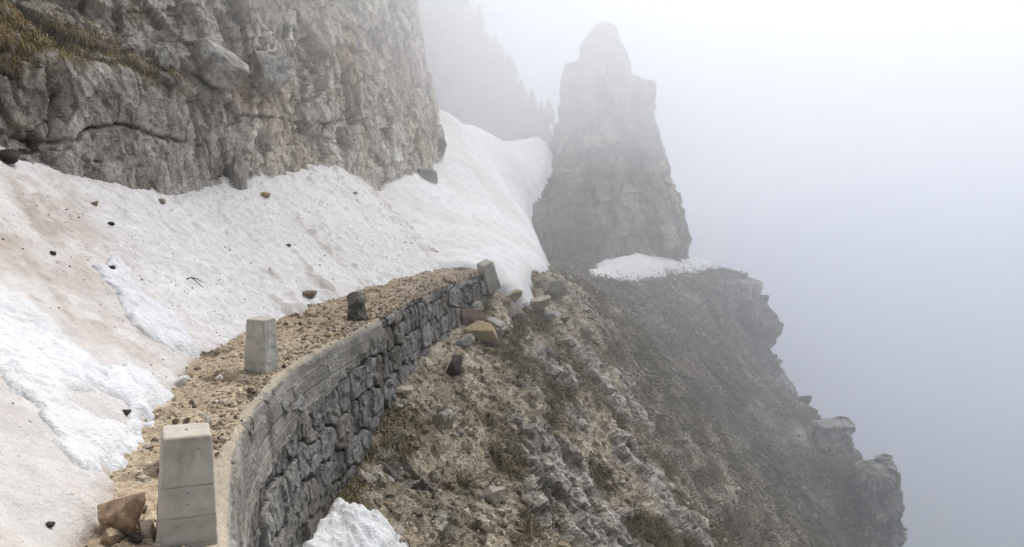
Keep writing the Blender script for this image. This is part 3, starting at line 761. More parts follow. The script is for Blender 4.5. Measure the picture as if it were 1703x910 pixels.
# ------------------------------------------------------------------ the pinnacle
def crag(name, prof, DP, depth, npt, nph, seed, bsc, amp, label, cat, c0, c1):
    prof = np.array(prof, float)
    th = np.linspace(0, 2 * np.pi, npt)
    py_ = np.linspace(prof[0, 0], prof[-1, 0], nph)
    lx_, rx_ = np.interp(py_, prof[:, 0], prof[:, 1]), np.interp(py_, prof[:, 0], prof[:, 2])
    lft = np.array([at(a, b, DP) for a, b in zip(lx_, py_)]); rgt = np.array([at(a, b, DP) for a, b in zip(rx_, py_)])
    cen = (lft + rgt) / 2; hw = np.linalg.norm(rgt - lft, axis=1) / 2
    cen[:, 1] = DP + 0.15 * (cen[:, 2] - 2)
    ct, st = np.cos(th), np.sin(th); sq = 0.75
    P = np.zeros((npt, nph, 3))
    P[..., 0] = cen[None, :, 0] + hw[None] * (np.sign(ct) * np.abs(ct) ** sq)[:, None]
    P[..., 1] = cen[None, :, 1] + depth * hw[None] * (np.sign(st) * np.abs(st) ** sq)[:, None]
    P[..., 2] = cen[None, :, 2]
    Nn = np.stack([np.broadcast_to(ct[:, None], (npt, nph)), np.broadcast_to(st[:, None], (npt, nph)), np.full((npt, nph), 0.1)], -1)
    wp = P + 0.12 * bsc * np.stack([fbm(P, 1.2 * bsc, 3, seed + 3 + k) for k in range(3)], -1)
    wp = np.stack([wp[..., 0] + 0.12 * wp[..., 2], wp[..., 1], wp[..., 2] - 0.2 * wp[..., 0]], -1)
    b1, c1_, _ = blocks(wp, (1.4 * bsc, 1.4 * bsc, 3.4 * bsc), seed + 5, 1.1)
    b2, c2_, k2 = blocks(wp, (0.55 * bsc, 0.55 * bsc, 1.3 * bsc), seed + 7, 1.1)
    b3, c3_, _ = blocks(wp, (0.22 * bsc, 0.22 * bsc, 0.4 * bsc), seed + 9, 1.1)
    bed = fbm(wp, (5 * bsc, 5 * bsc, 0.5 * bsc), 4, seed + 13, 0.6)
    fade = np.clip(hw / (2.0 * bsc), 0.25, 1)[None]
    disp = fade * amp * (0.24 * b1 + 0.16 * b2 + 0.06 * b3 + 0.22 * bed + 0.1 * fbm(P, 0.6 * bsc, 4, seed + 11))
    P = P + Nn * disp[..., None]
    ton = fbm(P, (0.9 * bsc, 0.9 * bsc, 1.6 * bsc), 4, seed + 15)
    cP = mix(c0, c1, sstep(ton + .3 * b2 + .25 * b3 + .3 * bed, -.8, .8)) * (0.8 + 0.4 * RV[k2, 2])[..., None]
    line = np.maximum(np.exp(-c1_ / .02), .6 * np.exp(-c2_ / .03)) * sstep(fbm(P, 1.1 * bsc, 3, seed + 19), -.1, .3)
    cP = mix(cP, np.broadcast_to((0.05, 0.045, 0.04), cP.shape), line)
    cP = mix(cP, np.broadcast_to((0.10, 0.095, 0.06), cP.shape), .6 * sstep(fbm(P, 1.6 * bsc, 4, seed + 17), .1, .45))
    o = link(name, raw_mesh(name, P, grid_faces(npt, nph, flip=True), cP, False), M_far)
    return tag(o, label, cat)
crag('rock_pinnacle', [(36, 997, 1007), (40, 991, 1014), (46, 985, 1023), (60, 977, 1027), (76, 968, 1034), (92, 964, 1042), (106, 958, 1046), (110, 943, 1047), (128, 938, 1049), (134, 937, 1062), (138, 936, 1077), (165, 938, 1083), (200, 930, 1083), (208, 922, 1083), (240, 914, 1089), (270, 905, 1097), (310, 882, 1108), (350, 874, 1121), (388, 872, 1130), (430, 872, 1128), (470, 866, 1130), (560, 850, 1140)],
     42.0, 0.95, 640, 560, 503, 1.3, 1.0, 'tall grey rock pinnacle standing in the fog at the road bend', 'rock tower', (0.15, 0.12, 0.095), (0.38, 0.315, 0.26))
crag('rock_buttress', [(749, 1458, 1468), (754, 1448, 1470), (760, 1446, 1473), (763, 1432, 1474), (772, 1421, 1477), (850, 1418, 1478), (930, 1405, 1482), (1050, 1390, 1490)], 28.2, 1.1, 260, 300, 523, 0.5, 0.75, 'freestanding rock pillar at the lowest right end of the foggy cliff edge', 'rock pillar', (0.13, 0.12, 0.105), (0.34, 0.32, 0.29))
crag('rock_buttress', [(688, 1386, 1400), (693, 1376, 1403), (697, 1356, 1405), (710, 1350, 1402), (738, 1340, 1409), (750, 1330, 1412), (830, 1310, 1432), (960, 1290, 1450)], 30.6, 1.0, 260, 300, 543, 0.5, 0.75, 'blocky rock shoulder between the ledge cliff and the lowest pillar', 'rock pillar', (0.12, 0.112, 0.10), (0.33, 0.31, 0.28))
crag('rock_buttress', [(458, 1150, 1238), (466, 1120, 1248), (500, 1100, 1258), (550, 1090, 1264), (562, 1085, 1272), (600, 1075, 1279), (640, 1060, 1312), (720, 1040, 1340)], 40.2, 0.7, 420, 320, 563, 0.9, 0.8, 'broad foggy cliff buttress directly below the snowy ledge', 'rock buttress', (0.12, 0.11, 0.092), (0.30, 0.28, 0.245))

# ------------------------------------------------------------------ far ridge behind the snow
rid = np.array([(560, -420), (650, -250), (720, -120), (785, 0), (803, 35), (822, 62), (836, 100), (852, 125), (872, 160), (890, 180), (914, 203), (940, 250), (1000, 330)], float)
DR = 49.0
nuu, nvv = 520, 380
uu = np.linspace(0, 1, nuu); ks = np.linspace(0, 1, len(rid))
rpx, rpy = np.interp(uu, ks, rid[:, 0]), np.interp(uu, ks, rid[:, 1])
top = np.array([at(a, b, DR) for a, b in zip(rpx, rpy)])
v_ = np.linspace(0, 1, nvv)
P = np.zeros((nuu, nvv, 3))
dropz = (top[:, 2] + 6)[:, None] * v_[None]
P[..., 0] = top[:, 0][:, None] + 0.05 * dropz
P[..., 1] = top[:, 1][:, None] - 0.22 * dropz + 1.5
P[..., 2] = top[:, 2][:, None] - dropz
b1, c1, _ = blocks(P + 1.2 * fbm(P, 3, 3, 601)[..., None], (3.2, 3.2, 4), 603, .9)
b2, c2, _ = blocks(P, (1.1, 1.1, 1.3), 605, .9)
e = sstep(v_, 0, .06)[None]
P[..., 1] -= (0.9 * b1 + 0.35 * b2 - .5 * np.exp(-c1 / .06)) * (0.2 + 0.8 * e)
P[..., 0] += (.2 * b1 + .15 * b2 + .15 * fbm(P, .8, 3, 611)) * (1 - e)
P[..., 2] += (.1 * b2 + .12 * fbm(P, .5, 3, 613)) * (1 - e)
cD = mix((0.13, 0.12, 0.11), (0.25, 0.235, 0.215), sstep(fbm(P, 1.6, 4, 607) + .3 * b2, -.6, .6))
cD = mix(cD, np.broadcast_to((0.05, 0.06, 0.04), cD.shape), .7 * sstep(fbm(P, 2.2, 4, 609) - .1 + 0.5 * uu[:, None], .1, .5))
link('far_ridge', raw_mesh('far_ridge', P, grid_faces(nuu, nvv), cD, False), M_far)['kind'] = 'structure'
RIDGE = P[:, 0]

# ------------------------------------------------------------------ conifers on that ridge
def conifer(n, h, w, seed):
    r = np.random.default_rng(seed); V, Fc, cc = [], [], []
    for i in range(n):
        z = h * (0.08 + 0.9 * r.random() ** 0.85); a = r.random() * 6.283
        reach = w * (1 - z / h) ** 0.8 * (0.55 + .6 * r.random()) + 0.03 * h
        d = np.array([math.cos(a), math.sin(a), 0]); s = np.array([-d[1], d[0], 0])
        p0 = np.array([0, 0, z]) + d * reach * r.random() * .5
        p1 = np.array([0, 0, z - 0.35 * reach]) + d * reach
        wd = 0.05 * h * (0.6 + .8 * r.random())
        k = len(V)
        V += [p0 + s * wd * .5, p0 - s * wd * .5, p1 - s * wd, p1 + s * wd + np.array([0, 0, -.02 * h])]
        Fc.append((k, k + 1, k + 2, k + 3))
        c = np.array((0.028, 0.04, 0.022)) * (0.6 + .9 * r.random()); cc += [c] * 4
    return np.array(V), np.array(Fc), np.array(cc)
def tube(pts, rads, ns=7):
    pts = np.array(pts, float); V = []
    for i, p in enumerate(pts):
        t = pts[min(i + 1, len(pts) - 1)] - pts[max(i - 1, 0)]; t = t / np.linalg.norm(t)
        a = np.cross(t, (0.31, .9, .2)); a /= np.linalg.norm(a); b = np.cross(t, a)
        for k in range(ns):
            q = 2 * math.pi * k / ns; V.append(p + rads[i] * (math.cos(q) * a + math.sin(q) * b))
    Fc = []
    for i in range(len(pts) - 1):
        for k in range(ns):
            Fc.append((i * ns + k, i * ns + (k + 1) % ns, (i + 1) * ns + (k + 1) % ns, (i + 1) * ns + k))
    return np.array(V), np.array(Fc)
ridge_px = (rpx)
trees = [(907, 205, 1.75, 'tallest of the misty conifers, at the foot of the ridge beside the pinnacle'), (893, 190, 0.95, 'short misty conifer just uphill of the tallest ridge tree'), (878, 172, 1.05, 'misty conifer on the lower third of the foggy ridge'),
         (862, 148, 0.9, 'misty conifer in the middle of the foggy ridge line'), (848, 124, 1.2, 'slender misty conifer above the middle of the foggy ridge'), (838, 108, 0.8, 'small misty conifer on the upper half of the foggy ridge'), (823, 68, 0.8, 'faint conifer high on the foggy ridge'), (795, 24, 1.1, 'highest and faintest conifer near the top of the foggy ridge')]
for i, (px, py, h, lab) in enumerate(trees):
    j = int(np.argmin(abs(rpx - px)))
    base = RIDGE[j] + np.array([0, -0.25, -0.35])
    e = empty('conifer', base); tag(e, lab, 'tree', 'conifers on the foggy ridge')
    V, Fc, cc = conifer(420, h * .75 + .3, 0.26 * h + .12, 900 + i)
    link('crown', raw_mesh('crown', V, Fc, cc, False), M_needle, e)
    V, Fc = tube([(0, 0, -.3), (0.01, 0, h * .5), (0, 0, h * .75 + .25)], [0.05, 0.035, 0.01])
    link('trunk', raw_mesh('trunk', V, Fc), M_bark, e)

# ------------------------------------------------------------------ posts along the wall
def post_mesh(wb, wt, h, bev, seams, seed, chip=0.009, dark=False):
    n = 26                       # ring of a rounded square, swept up with horizontal form seams
    zl = [-0.15]; sc_ = [1.0]
    for s in seams:
        zl += [s - .006, s, s + .006]; sc_ += [0, -0.004, 0]
    zl += list(np.linspace(0.02, h - bev, 40)); sc_ += [0] * 40
    o = np.argsort(zl); zl = np.array(zl)[o]; off = np.array(sc_)[o]; off[0] = 0
    for a in np.linspace(0.2, 1, 5): zl = np.r_[zl, h - bev + bev * math.sin(a * math.pi / 2)]; off = np.r_[off, -bev * (1 - math.cos(a * math.pi / 2))]
    def ring(hw_, z, r):
        pts = []
        for q, (sx, sy) in enumerate(((1, 1), (-1, 1), (-1, -1), (1, -1))):
            for a in np.linspace(0, math.pi / 2, 5):
                t_ = a + q * math.pi / 2
                pts.append((sx * (hw_ - r) + r * math.cos(t_), sy * (hw_ - r) + r * math.sin(t_), z))
            nx_, ny_ = ((-1, 1), (-1, -1), (1, -1), (1, 1))[q]
            for f in np.linspace(0, 1, 16)[1:-1]:
                p0 = (sx * (hw_ - r) + r * math.cos((q + 1) * math.pi / 2), sy * (hw_ - r) + r * math.sin((q + 1) * math.pi / 2))
                p1 = (nx_ * (hw_ - r) + r * math.cos((q + 1) * math.pi / 2), ny_ * (hw_ - r) + r * math.sin((q + 1) * math.pi / 2))
                pts.append((p0[0] + (p1[0] - p0[0]) * f, p0[1] + (p1[1] - p0[1]) * f, z))
        return pts
    V = []; m = None
    for z, d in zip(zl, off):
        f = np.clip(z / h, -0.3, 1)
        p = ring((wb + (wt - wb) * f) / 2 + d, z, bev * 0.75); m = len(p); V.append(p)
    for s in (0.8, 0.55, 0.3, 0.05):
        p = np.array(V[len(zl) - 1]) * np.array([s, s, 1]); V.append(p.tolist())
    V = np.array(V)
    Vf = V.reshape(-1, 3)
    d = fbm(Vf, 0.14 if dark else 0.06, 4, seed) * chip + fbm(Vf, 0.3, 2, seed + 3) * 0.004
    nrm = Vf * np.array([1, 1, 0]); nrm /= np.linalg.norm(nrm, axis=1)[:, None] + 1e-6
    Vf = Vf + nrm * d[:, None]
    k = len(V); Fc = []
    for i in range(k - 1):
        for j in range(m): Fc.append((i * m + j, i * m + (j + 1) % m, (i + 1) * m + (j + 1) % m, (i + 1) * m + j))
    c = mix((0.43, 0.405, 0.36), (0.56, 0.53, 0.475), sstep(fbm(Vf, (0.25, .25, .1), 3, seed + 7), -.5, .5))
    tp = sstep(Vf[:, 2], h - 0.05, h - 0.01)
    c = mix(c, np.broadcast_to((0.40, 0.365, 0.31), c.shape), tp * .85)  # top coloured darker than the sides to offset strong light from above
    bt = sstep(-Vf[:, 2], -0.10, -0.0)
    c = mix(c, np.broadcast_to((0.22, 0.185, 0.14), c.shape), np.clip(bt * .6 + 0.35 * sstep(fbm(Vf, (0.08, 0.08, 0.35), 4, seed + 31), 0.1, 0.5), 0, 1))
    for s in seams: c = mix(c, np.broadcast_to((0.15, .138, .12), c.shape), 0.45 * np.exp(-((Vf[:, 2] - s) / .004) ** 2) * sstep(fbm(Vf, 0.12, 3, seed + 41), -.5, .2))
    if dark: c = mix((0.10, 0.095, 0.085), (0.34, 0.325, 0.29), sstep(fbm(Vf, 0.09, 4, seed + 9), -.3, .6))
    return raw_mesh('post', Vf, Fc, c)
G_ = 'guard posts along the road edge'
p = at(313, 716, 3.98)
o = link('guard_post', post_mesh(0.31, 0.232, 0.76, 0.018, (0.20, 0.34, 0.50), 701), M_post, loc=(p[0] - 0.055, p[1] + 0.02, p[2] - 0.765))
o.rotation_euler = (0, R(2.6), R(25))
tag(o, 'nearest and largest tapered pale concrete guard post with form seams on the wall', 'guard post', G_)
p = at(434, 617, 7.55)
o = link('guard_post', post_mesh(0.245, 0.20, 0.55, 0.02, (0.12, 0.26, 0.38), 711), M_post, loc=(p[0], p[1] + 0.02, -0.01))
o.rotation_euler = (R(-1), R(1), R(-17))
tag(o, 'middle upright concrete guard post standing where the wall curves', 'guard post', G_)
p = at(811, 446, 15.6)
o = link('guard_post', post_mesh(0.30, 0.25, 0.46, 0.02, (0.12, 0.26), 721), M_post, loc=(p[0] + 0.03, p[1], -0.19))
o.rotation_euler = (R(10), R(-20), R(35))
tag(o, 'small far concrete guard post tilted into the snow at the end of the wall', 'guard post', G_)

# ------------------------------------------------------------------ rocks
def rock_mesh(size, seed, sub=4, planes=16, soft=22, col=(0.3, 0.27, 0.23), col2=None, rough=0.05):
    r = np.random.default_rng(seed)
    bm = bmesh.new(); bmesh.ops.create_icosphere(bm, subdivisions=sub, radius=1)
    D = np.array([v.co[:] for v in bm.verts]); Fc = np.array([[v.index for v in f.verts] for f in bm.faces]); bm.free()
    D /= np.linalg.norm(D, axis=1)[:, None]
    n = r.normal(size=(planes, 3)) + 1e-3; n /= np.linalg.norm(n, axis=1)[:, None]
    dd = 0.66 + 0.3 * r.random(planes)
    n = np.vstack([n, np.vstack([np.eye(3), -np.eye(3)]) + r.normal(size=(6, 3)) * .18]); n /= np.linalg.norm(n, axis=1)[:, None]
    dd = np.r_[dd, 0.8 + .2 * r.random(6)]
    q = np.clip(D @ n.T, 0, None) / dd
    soft = soft * 2.2
    rad = (np.sum(q ** soft, axis=1) + 1e-30) ** (-1 / soft)
    V = D * np.clip(rad, 0.5, 1.7)[:, None]
    V = V * (1 + rough * fbm(V + seed % 50, 0.5, 4, seed))[:, None] * np.array(size)
    c = mix(np.array(col) * 0.8, np.array(col2 if col2 is not None else np.array(col) * 1.15), sstep(fbm(V / max(size), .5, 4, seed + 3), -.5, .5))
    return raw_mesh('rock', V, Fc, c, True)
def rock_on(bvh, px, py, w, asp, seed, label, col, col2=None, sink=0.45, name='stone', cat='stone', group=None, rot=0, planes=8, soft=26, bot=True, d=None, sub=5):
    """w: half width in metres of the pixel width; (px,py) is the middle of the stone's foot"""
    if d is not None: h = at(px, py, d)
    else:
        h, _ = shoot(bvh, px, py)
    sz = (w * asp[0], w * asp[1], w * asp[2])
    o = link(name, rock_mesh(sz, seed, sub, planes, soft, col, col2), M_stone, loc=h + np.array([0, 0.15 * sz[1], sz[2] * (1 - sink * 1.2)]))
    o.rotation_euler = (R(random.uniform(-14, 14)), R(random.uniform(-14, 14)), R(rot))
    tag(o, label, cat, group)
    return o
TAN, OCH, GRY, WHT, DRK, RED = (0.36, 0.28, 0.19), (0.41, 0.335, 0.225), (0.36, 0.34, 0.31), (0.60, 0.55, 0.48), (0.06, 0.05, 0.042), (0.28, 0.20, 0.16)
rock_on(RD, 203, 880, 0.125, (1.0, .85, .8), 21, 'rusty brown angular rock at the snow edge left of the nearest post', (0.28, 0.20, 0.14), (0.48, 0.35, 0.24), sink=.2, name='rock', cat='rock', rot=20, planes=5, soft=45)
RG = 'rubble on the slope below the wall end'
rock_on(BS, 800, 566, 0.27, (1, .8, .8), 31, 'largest rounded ochre boulder on the scree below the wall', OCH, (0.40, 0.30, 0.17), name='boulder', cat='boulder', sink=.25)
rock_on(BS, 784, 543, 0.22, (1, .9, 1.0), 33, 'reddish brown stone wedged behind the ochre boulder', RED, sink=.25)
rock_on(BS, 795, 521, 0.12, (1, .9, .9), 35, 'small white stone capping the rubble pile behind the reddish stone', WHT, sink=-.2)
rock_on(BS, 778, 568, 0.13, (1, .9, .8), 37, 'small beige stone on the left foot of the ochre boulder', (0.33, 0.28, 0.2))
rock_on(BS, 768, 574, 0.2, (1, .7, .35), 39, 'flat grey slab stone in front of the ochre boulder', GRY, sink=.3, planes=9, soft=40)
rock_on(BS, 757, 622, 0.17, (.75, .8, 1.05), 41, 'dark nearly black stone alone on the tan scree', DRK, (0.1, .085, .07), sink=.4)
rock_on(BS, 669, 657, 0.125, (1, .7, .55), 43, 'pale cream stone on the scree close to the foot of the wall', (0.52, 0.46, 0.37), sink=.1)
rock_on(BS, 683, 678, 0.07, (1, .8, .6), 45, 'small pale stone just below the cream stone by the wall', (0.42, 0.36, 0.28))
rock_on(BS, 820, 836, 0.13, (1, .8, .9), 47, 'pale wedge shaped rock alone on the lower grassy scree', (0.50, 0.44, 0.36), sink=.0, planes=8, soft=50, rot=30)
rock_on(BS, 850, 498, 0.27, (1, .7, .5), 49, 'long buff stone at the tip of the snow tongue', (0.34, 0.28, 0.2), sink=.5)
rock_on(BS, 893, 512, 0.30, (1, .7, .5), 51, 'buff slab stone right of the snow tongue', (0.36, 0.31, 0.24), sink=.5)
rock_on(BS, 905, 530, 0.30, (1.1, .7, .4), 53, 'grey slab stone lower right of the buff slab', GRY, sink=.45)
rock_on(BS, 862, 528, 0.2, (1, .8, .6), 55, 'grey brown stone downhill of the snow tongue', (0.24, 0.21, 0.17))
rock_on(BS, 920, 492, 0.33, (1, .8, .6), 57, 'grey block on the rubble shoulder right of the snow tongue', GRY, sink=.3)
rock_on(BS, 935, 533, 0.18, (1, .8, .7), 59, 'brownish stone on the slope far right of the ochre boulder', (0.24, .2, .15))
rock_on(BS, 840, 505, 0.13, (1, .8, .6), 61, 'small tan stone below the long buff stone', TAN)
rock_on(BS, 815, 585, 0.08, (1, .8, .7), 63, 'pebble sized tan stone right of the ochre boulder foot', TAN)
rock_on(BS, 730, 555, 0.08, (1, .8, .7), 65, 'small brown stone between the wall and the flat slab', (0.2, .16, .12))
rock_on(BS, 862, 640, 0.10, (1, .8, .6), 67, 'small light stone in the middle of the grassy slope', (0.38, .33, .26))
rock_on(BS, 885, 770, 0.10, (1, .8, .6), 69, 'small grey stone in the lower grassy slope near bare rock', GRY)
for px, py, w, sd, lab, cl in ((184, 902, .05, 171, 'tan stone in the corner below the rusty rock at the snow edge', TAN), (243, 893, .05, 173, 'small tan stone between the rusty rock and the nearest post', (0.4, .33, .25)), (226, 900, .035, 175, 'dark soil clod below the rusty rock beside the nearest post', DRK), (247, 745, .035, 177, 'pale pebble on the gravel uphill of the nearest post', (0.5, .45, .37)), (365, 632, .035, 179, 'white pebble on the gravel left of the middle post', (0.6, .56, .5)), (545, 560, .05, 181, 'tan stone on the gravel between the middle post and the dark marker', TAN)):
    rock_on(RD, px, py, w, (1, .9, .75), sd, lab, cl, sink=.25, group='stones on the road edge')
# squared concrete block that has fallen below the wall
h, _ = shoot(BS, 822, 552)
bm = bmesh.new(); bmesh.ops.create_cube(bm, size=1); bmesh.ops.scale(bm, vec=(0.42, 0.30, 0.26), verts=bm.verts)
bmesh.ops.bevel(bm, geom=bm.edges[:], offset=0.05, segments=4, affect='EDGES')
bmesh.ops.subdivide_edges(bm, edges=bm.edges[:], cuts=3, use_grid_fill=True)
V = np.array([v.co[:] for v in bm.verts]); V = V + 0.012 * np.stack([fbm(V, .12, 3, 81 + k) for k in range(3)], -1)
for v_b, c_ in zip(bm.verts, V): v_b.co = c_
me = bpy.data.meshes.new('block'); bm.to_mesh(me); bm.free()
ca = me.color_attributes.new('Col', 'FLOAT_COLOR', 'POINT')
for i in range(len(me.vertices)): ca.data[i].color = (0.37, 0.345, 0.31, 1)
for q in me.polygons: q.use_smooth = True
o = link('concrete_block', me, M_post, loc=h + np.array([0, .1, 0.07])); o.rotation_euler = (R(10), R(22), R(-25))
tag(o, 'fallen pale grey squared block lying against the ochre boulder', 'block')
# weathered boundary stone on the wall
p = at(597, 530, 10.25)
V0 = post_mesh(0.26, 0.20, 0.42, 0.085, (), 731, 0.06, True)
o = link('marker_stone', V0, M_masonry, loc=(p[0] - .02, p[1] + .05, -0.02)); o.rotation_euler = (R(2), R(-4), R(20))
tag(o, 'dark weathered lichen covered marker stone upright on the wall edge', 'marker stone')

# stones and twigs on the snow
SG = 'stones lying on the snow bank'
for px, py, w, sd, lab, cl in ((269, 338, .06, 101, 'small grey stone on the snow beneath the big slab', (0.28, .24, .19)), (441, 328, .085, 103, 'ochre stone at the top of the snow beneath the cliff', (0.36, .26, .13)), (515, 495, .10, 105, 'brown stone melted into the snow above the dark marker stone', (0.24, .19, .14)),
                               (158, 342, .045, 107, 'small brown stone on the snow uphill of the brown stain', (0.25, .18, .12)), (185, 375, .04, 109, 'dark pebble in the middle of the brown stain on the snow', DRK), (12, 268, .12, 111, 'dark clod at the top left corner of the snow bank', DRK), (186, 450, .05, 113, 'black clod at the head of the narrow white slide', DRK),
                               (210, 690, .03, 117, 'black pebble in the broad white slide', DRK), (82, 877, .022, 119, 'black crumb on the snow at the bottom left corner', DRK), (480, 410, .04, 121, 'dark clod in the middle of the rough snow', (0.12, .1, .08)),
                               (590, 323, .05, 123, 'dark flake near the sharp top of the snow bank', (0.15, .12, .1)), (88, 424, .03, 125, 'small dark crumb on the left of the snow bank', DRK)):
    rock_on(BN, px, py, w, (1, .9, .7), sd, lab, cl, sink=.2, name='snow_stone', group=SG, sub=3)
h, nrm = shoot(BN, 297, 647)
o = link('snow_lump', rock_mesh((0.13, 0.11, 0.075), 131, 4, 10, 7, (0.80, 0.78, 0.76), (0.87, .87, .87)), M_fresh, loc=at(296, 640, 7.05) + np.array([0, 0, 0.0])); o.rotation_euler = (0, R(-12), R(35))
tag(o, 'single rounded lump of white snow on the gravel edge', 'snow lump')
h, nrm = shoot(BN, 322, 470)
s = 0.012
V1, F1_ = tube([(-.10, 0, .02), (-.03, 0.01, .045), (.05, -.01, .035), (.12, -.03, -.005)], [.007, .007, .006, .004])
V2, F2_ = tube([(-.02, 0.01, .045), (.03, .02, .0), (.09, .0, -.05), (.12, 0, -.08)], [.006, .006, .005, .003])
V3, F3_ = tube([(-.04, 0, .04), (-.09, -.03, .0)], [.005, .003])
e = empty('twig', h + np.array([0, -.02, .02])); tag(e, 'dark forked twig lying on the snow bank', 'twig')
link('stem', raw_mesh('stem', V1, F1_), M_wood, e)
link('side_shoot', raw_mesh('side_shoot', V2, F2_), M_wood, e); link('side_shoot', raw_mesh('side_shoot', V3, F3_), M_wood, e)

# boulders on the cliff ledge
CG = 'boulders lodged on the cliff'
for px, py, d, sz, sd, lab, rt, pl in ((366, 110, 13.75, (.44, .42, .42), 141, 'biggest pale angular boulder lodged on top of the cliff slab', 25, 5), (450, 122, 15.45, (.40, .4, .38), 143, 'grey angular boulder right of the biggest pale boulder on the cliff', 50, 5), (222, 82, 12.3, (.2, .22, .18), 145, 'light grey rock beside the grass on the cliff ledge', 10, 6),
                                       (268, 98, 12.7, (.13, .16, .2), 147, 'narrow light rock between the grass and the biggest boulder', 70, 5), (290, 108, 12.95, (.11, .14, .18), 149, 'small upright light rock just left of the biggest boulder', 20, 6),
                                       (394, 290, 14.3, (.15, .2, .40), 157, 'narrow standing rock in the vertical crack above the snow', 0, 6)):
    p = at(px, py, d)
    o = link('boulder', rock_mesh(sz, sd, 6, pl + 5, 40, (0.27, 0.245, 0.215), (0.50, 0.47, 0.43), .16), M_rock, loc=p); o.rotation_euler = (R(random.uniform(-20, 20)), R(random.uniform(-20, 20)), R(rt))
    tag(o, lab, 'boulder', CG)
for px, py, d, sz, sd, lab in ((722, 248, 25.6, .38, 161, 'rounded pale rock at the right foot of the cliff, upper of two by the snow'), (712, 296, 23.2, .36, 163, 'rounded grey rock at the right foot of the cliff, lower of two by the snow')):
    o = link('boulder', rock_mesh((sz, sz, sz * .8), sd, 5, 8, 30, (0.25, .23, .2)), M_rock, loc=at(px, py, d)); tag(o, lab, 'boulder', CG)

# ------------------------------------------------------------------ grass, pebbles
def blades(roots, nrm, L, W, droop, seed, c0, c1, lean):
    r = np.random.default_rng(seed); n = len(roots)
    d = nrm + r.normal(size=(n, 3)) * lean; d /= np.linalg.norm(d, axis=1)[:, None]
    L = L * (0.5 + r.random(n))[:, None]
    s = np.cross(d, r.normal(size=(n, 3))); s /= np.linalg.norm(s, axis=1)[:, None] + 1e-6
    s = s * W * (0.6 + .8 * r.random(n))[:, None]
    dn = np.array([0, 0, -1.0])
    p1 = roots + d * L * .5 + dn * droop * L * .12
    p2 = roots + d * L * .85 + dn * droop * L * .6
    V = np.stack([roots - s, roots + s, p1 - s * .8, p1 + s * .8, p2], 1).reshape(-1, 3)
    b = np.arange(n)[:, None] * 5
    F = np.concatenate([b + [0, 1, 3], b + [0, 3, 2], b + [2, 3, 4]], 0)
    c = mix(c0, c1, r.random(n) ** 1.3)
    k = np.array([0.45, 0.45, 0.9, 0.9, 1.35])  # dark roots, light tips: shading for tuft depth put into the colour
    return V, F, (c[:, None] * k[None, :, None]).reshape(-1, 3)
def tufts(cent, nrm, per, rad, L, W, droop, seed, c0, c1, lean):
    r = np.random.default_rng(seed + 1); n = len(cent)
    k = np.repeat(np.arange(n), per)
    off = r.normal(size=(len(k), 3)) * rad * (0.6 + .8 * r.random(n))[k][:, None]
    nn = nrm[k]; off -= nn * (off * nn).sum(1)[:, None]
    sz = (0.6 + 0.8 * r.random(n))[k][:, None]
    out = nn * .5 + off / (rad + 1e-6) * .35
    out /= np.linalg.norm(out, axis=1)[:, None]
    return blades(cent[k] + off - nn * 0.01, out, L * sz, W, droop, seed, c0, c1, lean)
# on the slope
Pf, Nf = SLOPE_P.reshape(-1, 3), SLOPE_N.reshape(-1, 3)
rdist = np.linalg.norm(Pf, axis=1)
wgt = (np.clip(SLOPE_G - 0.25, 0, 1) * (1 - 0.85 * SLOPE_ROCK) * ~SLOPE_IN).ravel() * (rdist < 27) * (rdist > 4) * (rdist ** 1.2)
wgt = wgt * (Pf[:, 0] > xw(np.minimum(Pf[:, 1], 15.8)) + .1) * (Pf[:, 1] < 26)
wgt /= wgt.sum()
pick = rng.choice(len(Pf), 5200, replace=False, p=wgt)
V, Fc, cc = tufts(Pf[pick], Nf[pick] * .6 + np.array([0.25, -.1, .4]), 40, 0.07, 0.26, 0.0045, 1.6, 811, (0.105, 0.086, 0.05), (0.33, 0.27, 0.16), .28)
tag(link('slope_grass', raw_mesh('slope_grass', V, Fc, cc), M_grass), 'dry brown grass tufts hanging on the scree slope', 'grass', kind='stuff')
pick = rng.choice(len(Pf), 420, replace=False, p=wgt)
V, Fc, cc = tufts(Pf[pick], Nf[pick] * .6 + np.array([0.2, -.1, .4]), 60, 0.07, 0.10, 0.004, 0.8, 821, (0.03, 0.032, 0.018), (0.08, 0.08, 0.04), .5)
tag(link('low_scrub', raw_mesh('low_scrub', V, Fc, cc), M_grass), 'low dark green scrub growing between the stones of the slope', 'scrub', kind='stuff')
wf = ((rdist > 19) & (rdist < 43) & (Pf[:, 0] < np.interp(Pf[:, 1], EDGE_Y, EDGE_X) - .9) & (Pf[:, 0] > 1.5)) * rdist ** .8 * np.clip(fbm(Pf, 1.6, 3, 861) + .25, 0, 1); wf = wf / wf.sum()
pick = rng.choice(len(Pf), 2600, replace=False, p=wf)
V, Fc, cc = tufts(Pf[pick], Nf[pick] * .6 + np.array([0.1, -.3, .5]), 14, 0.16, 0.30, 0.013, 1.3, 826, (0.045, 0.043, 0.024), (0.17, 0.14, 0.075), .45)
tag(link('far_turf', raw_mesh('far_turf', V, Fc, cc), M_grass), 'dark turf and heather clumps on the foggy flank under the ledge', 'turf', kind='stuff')
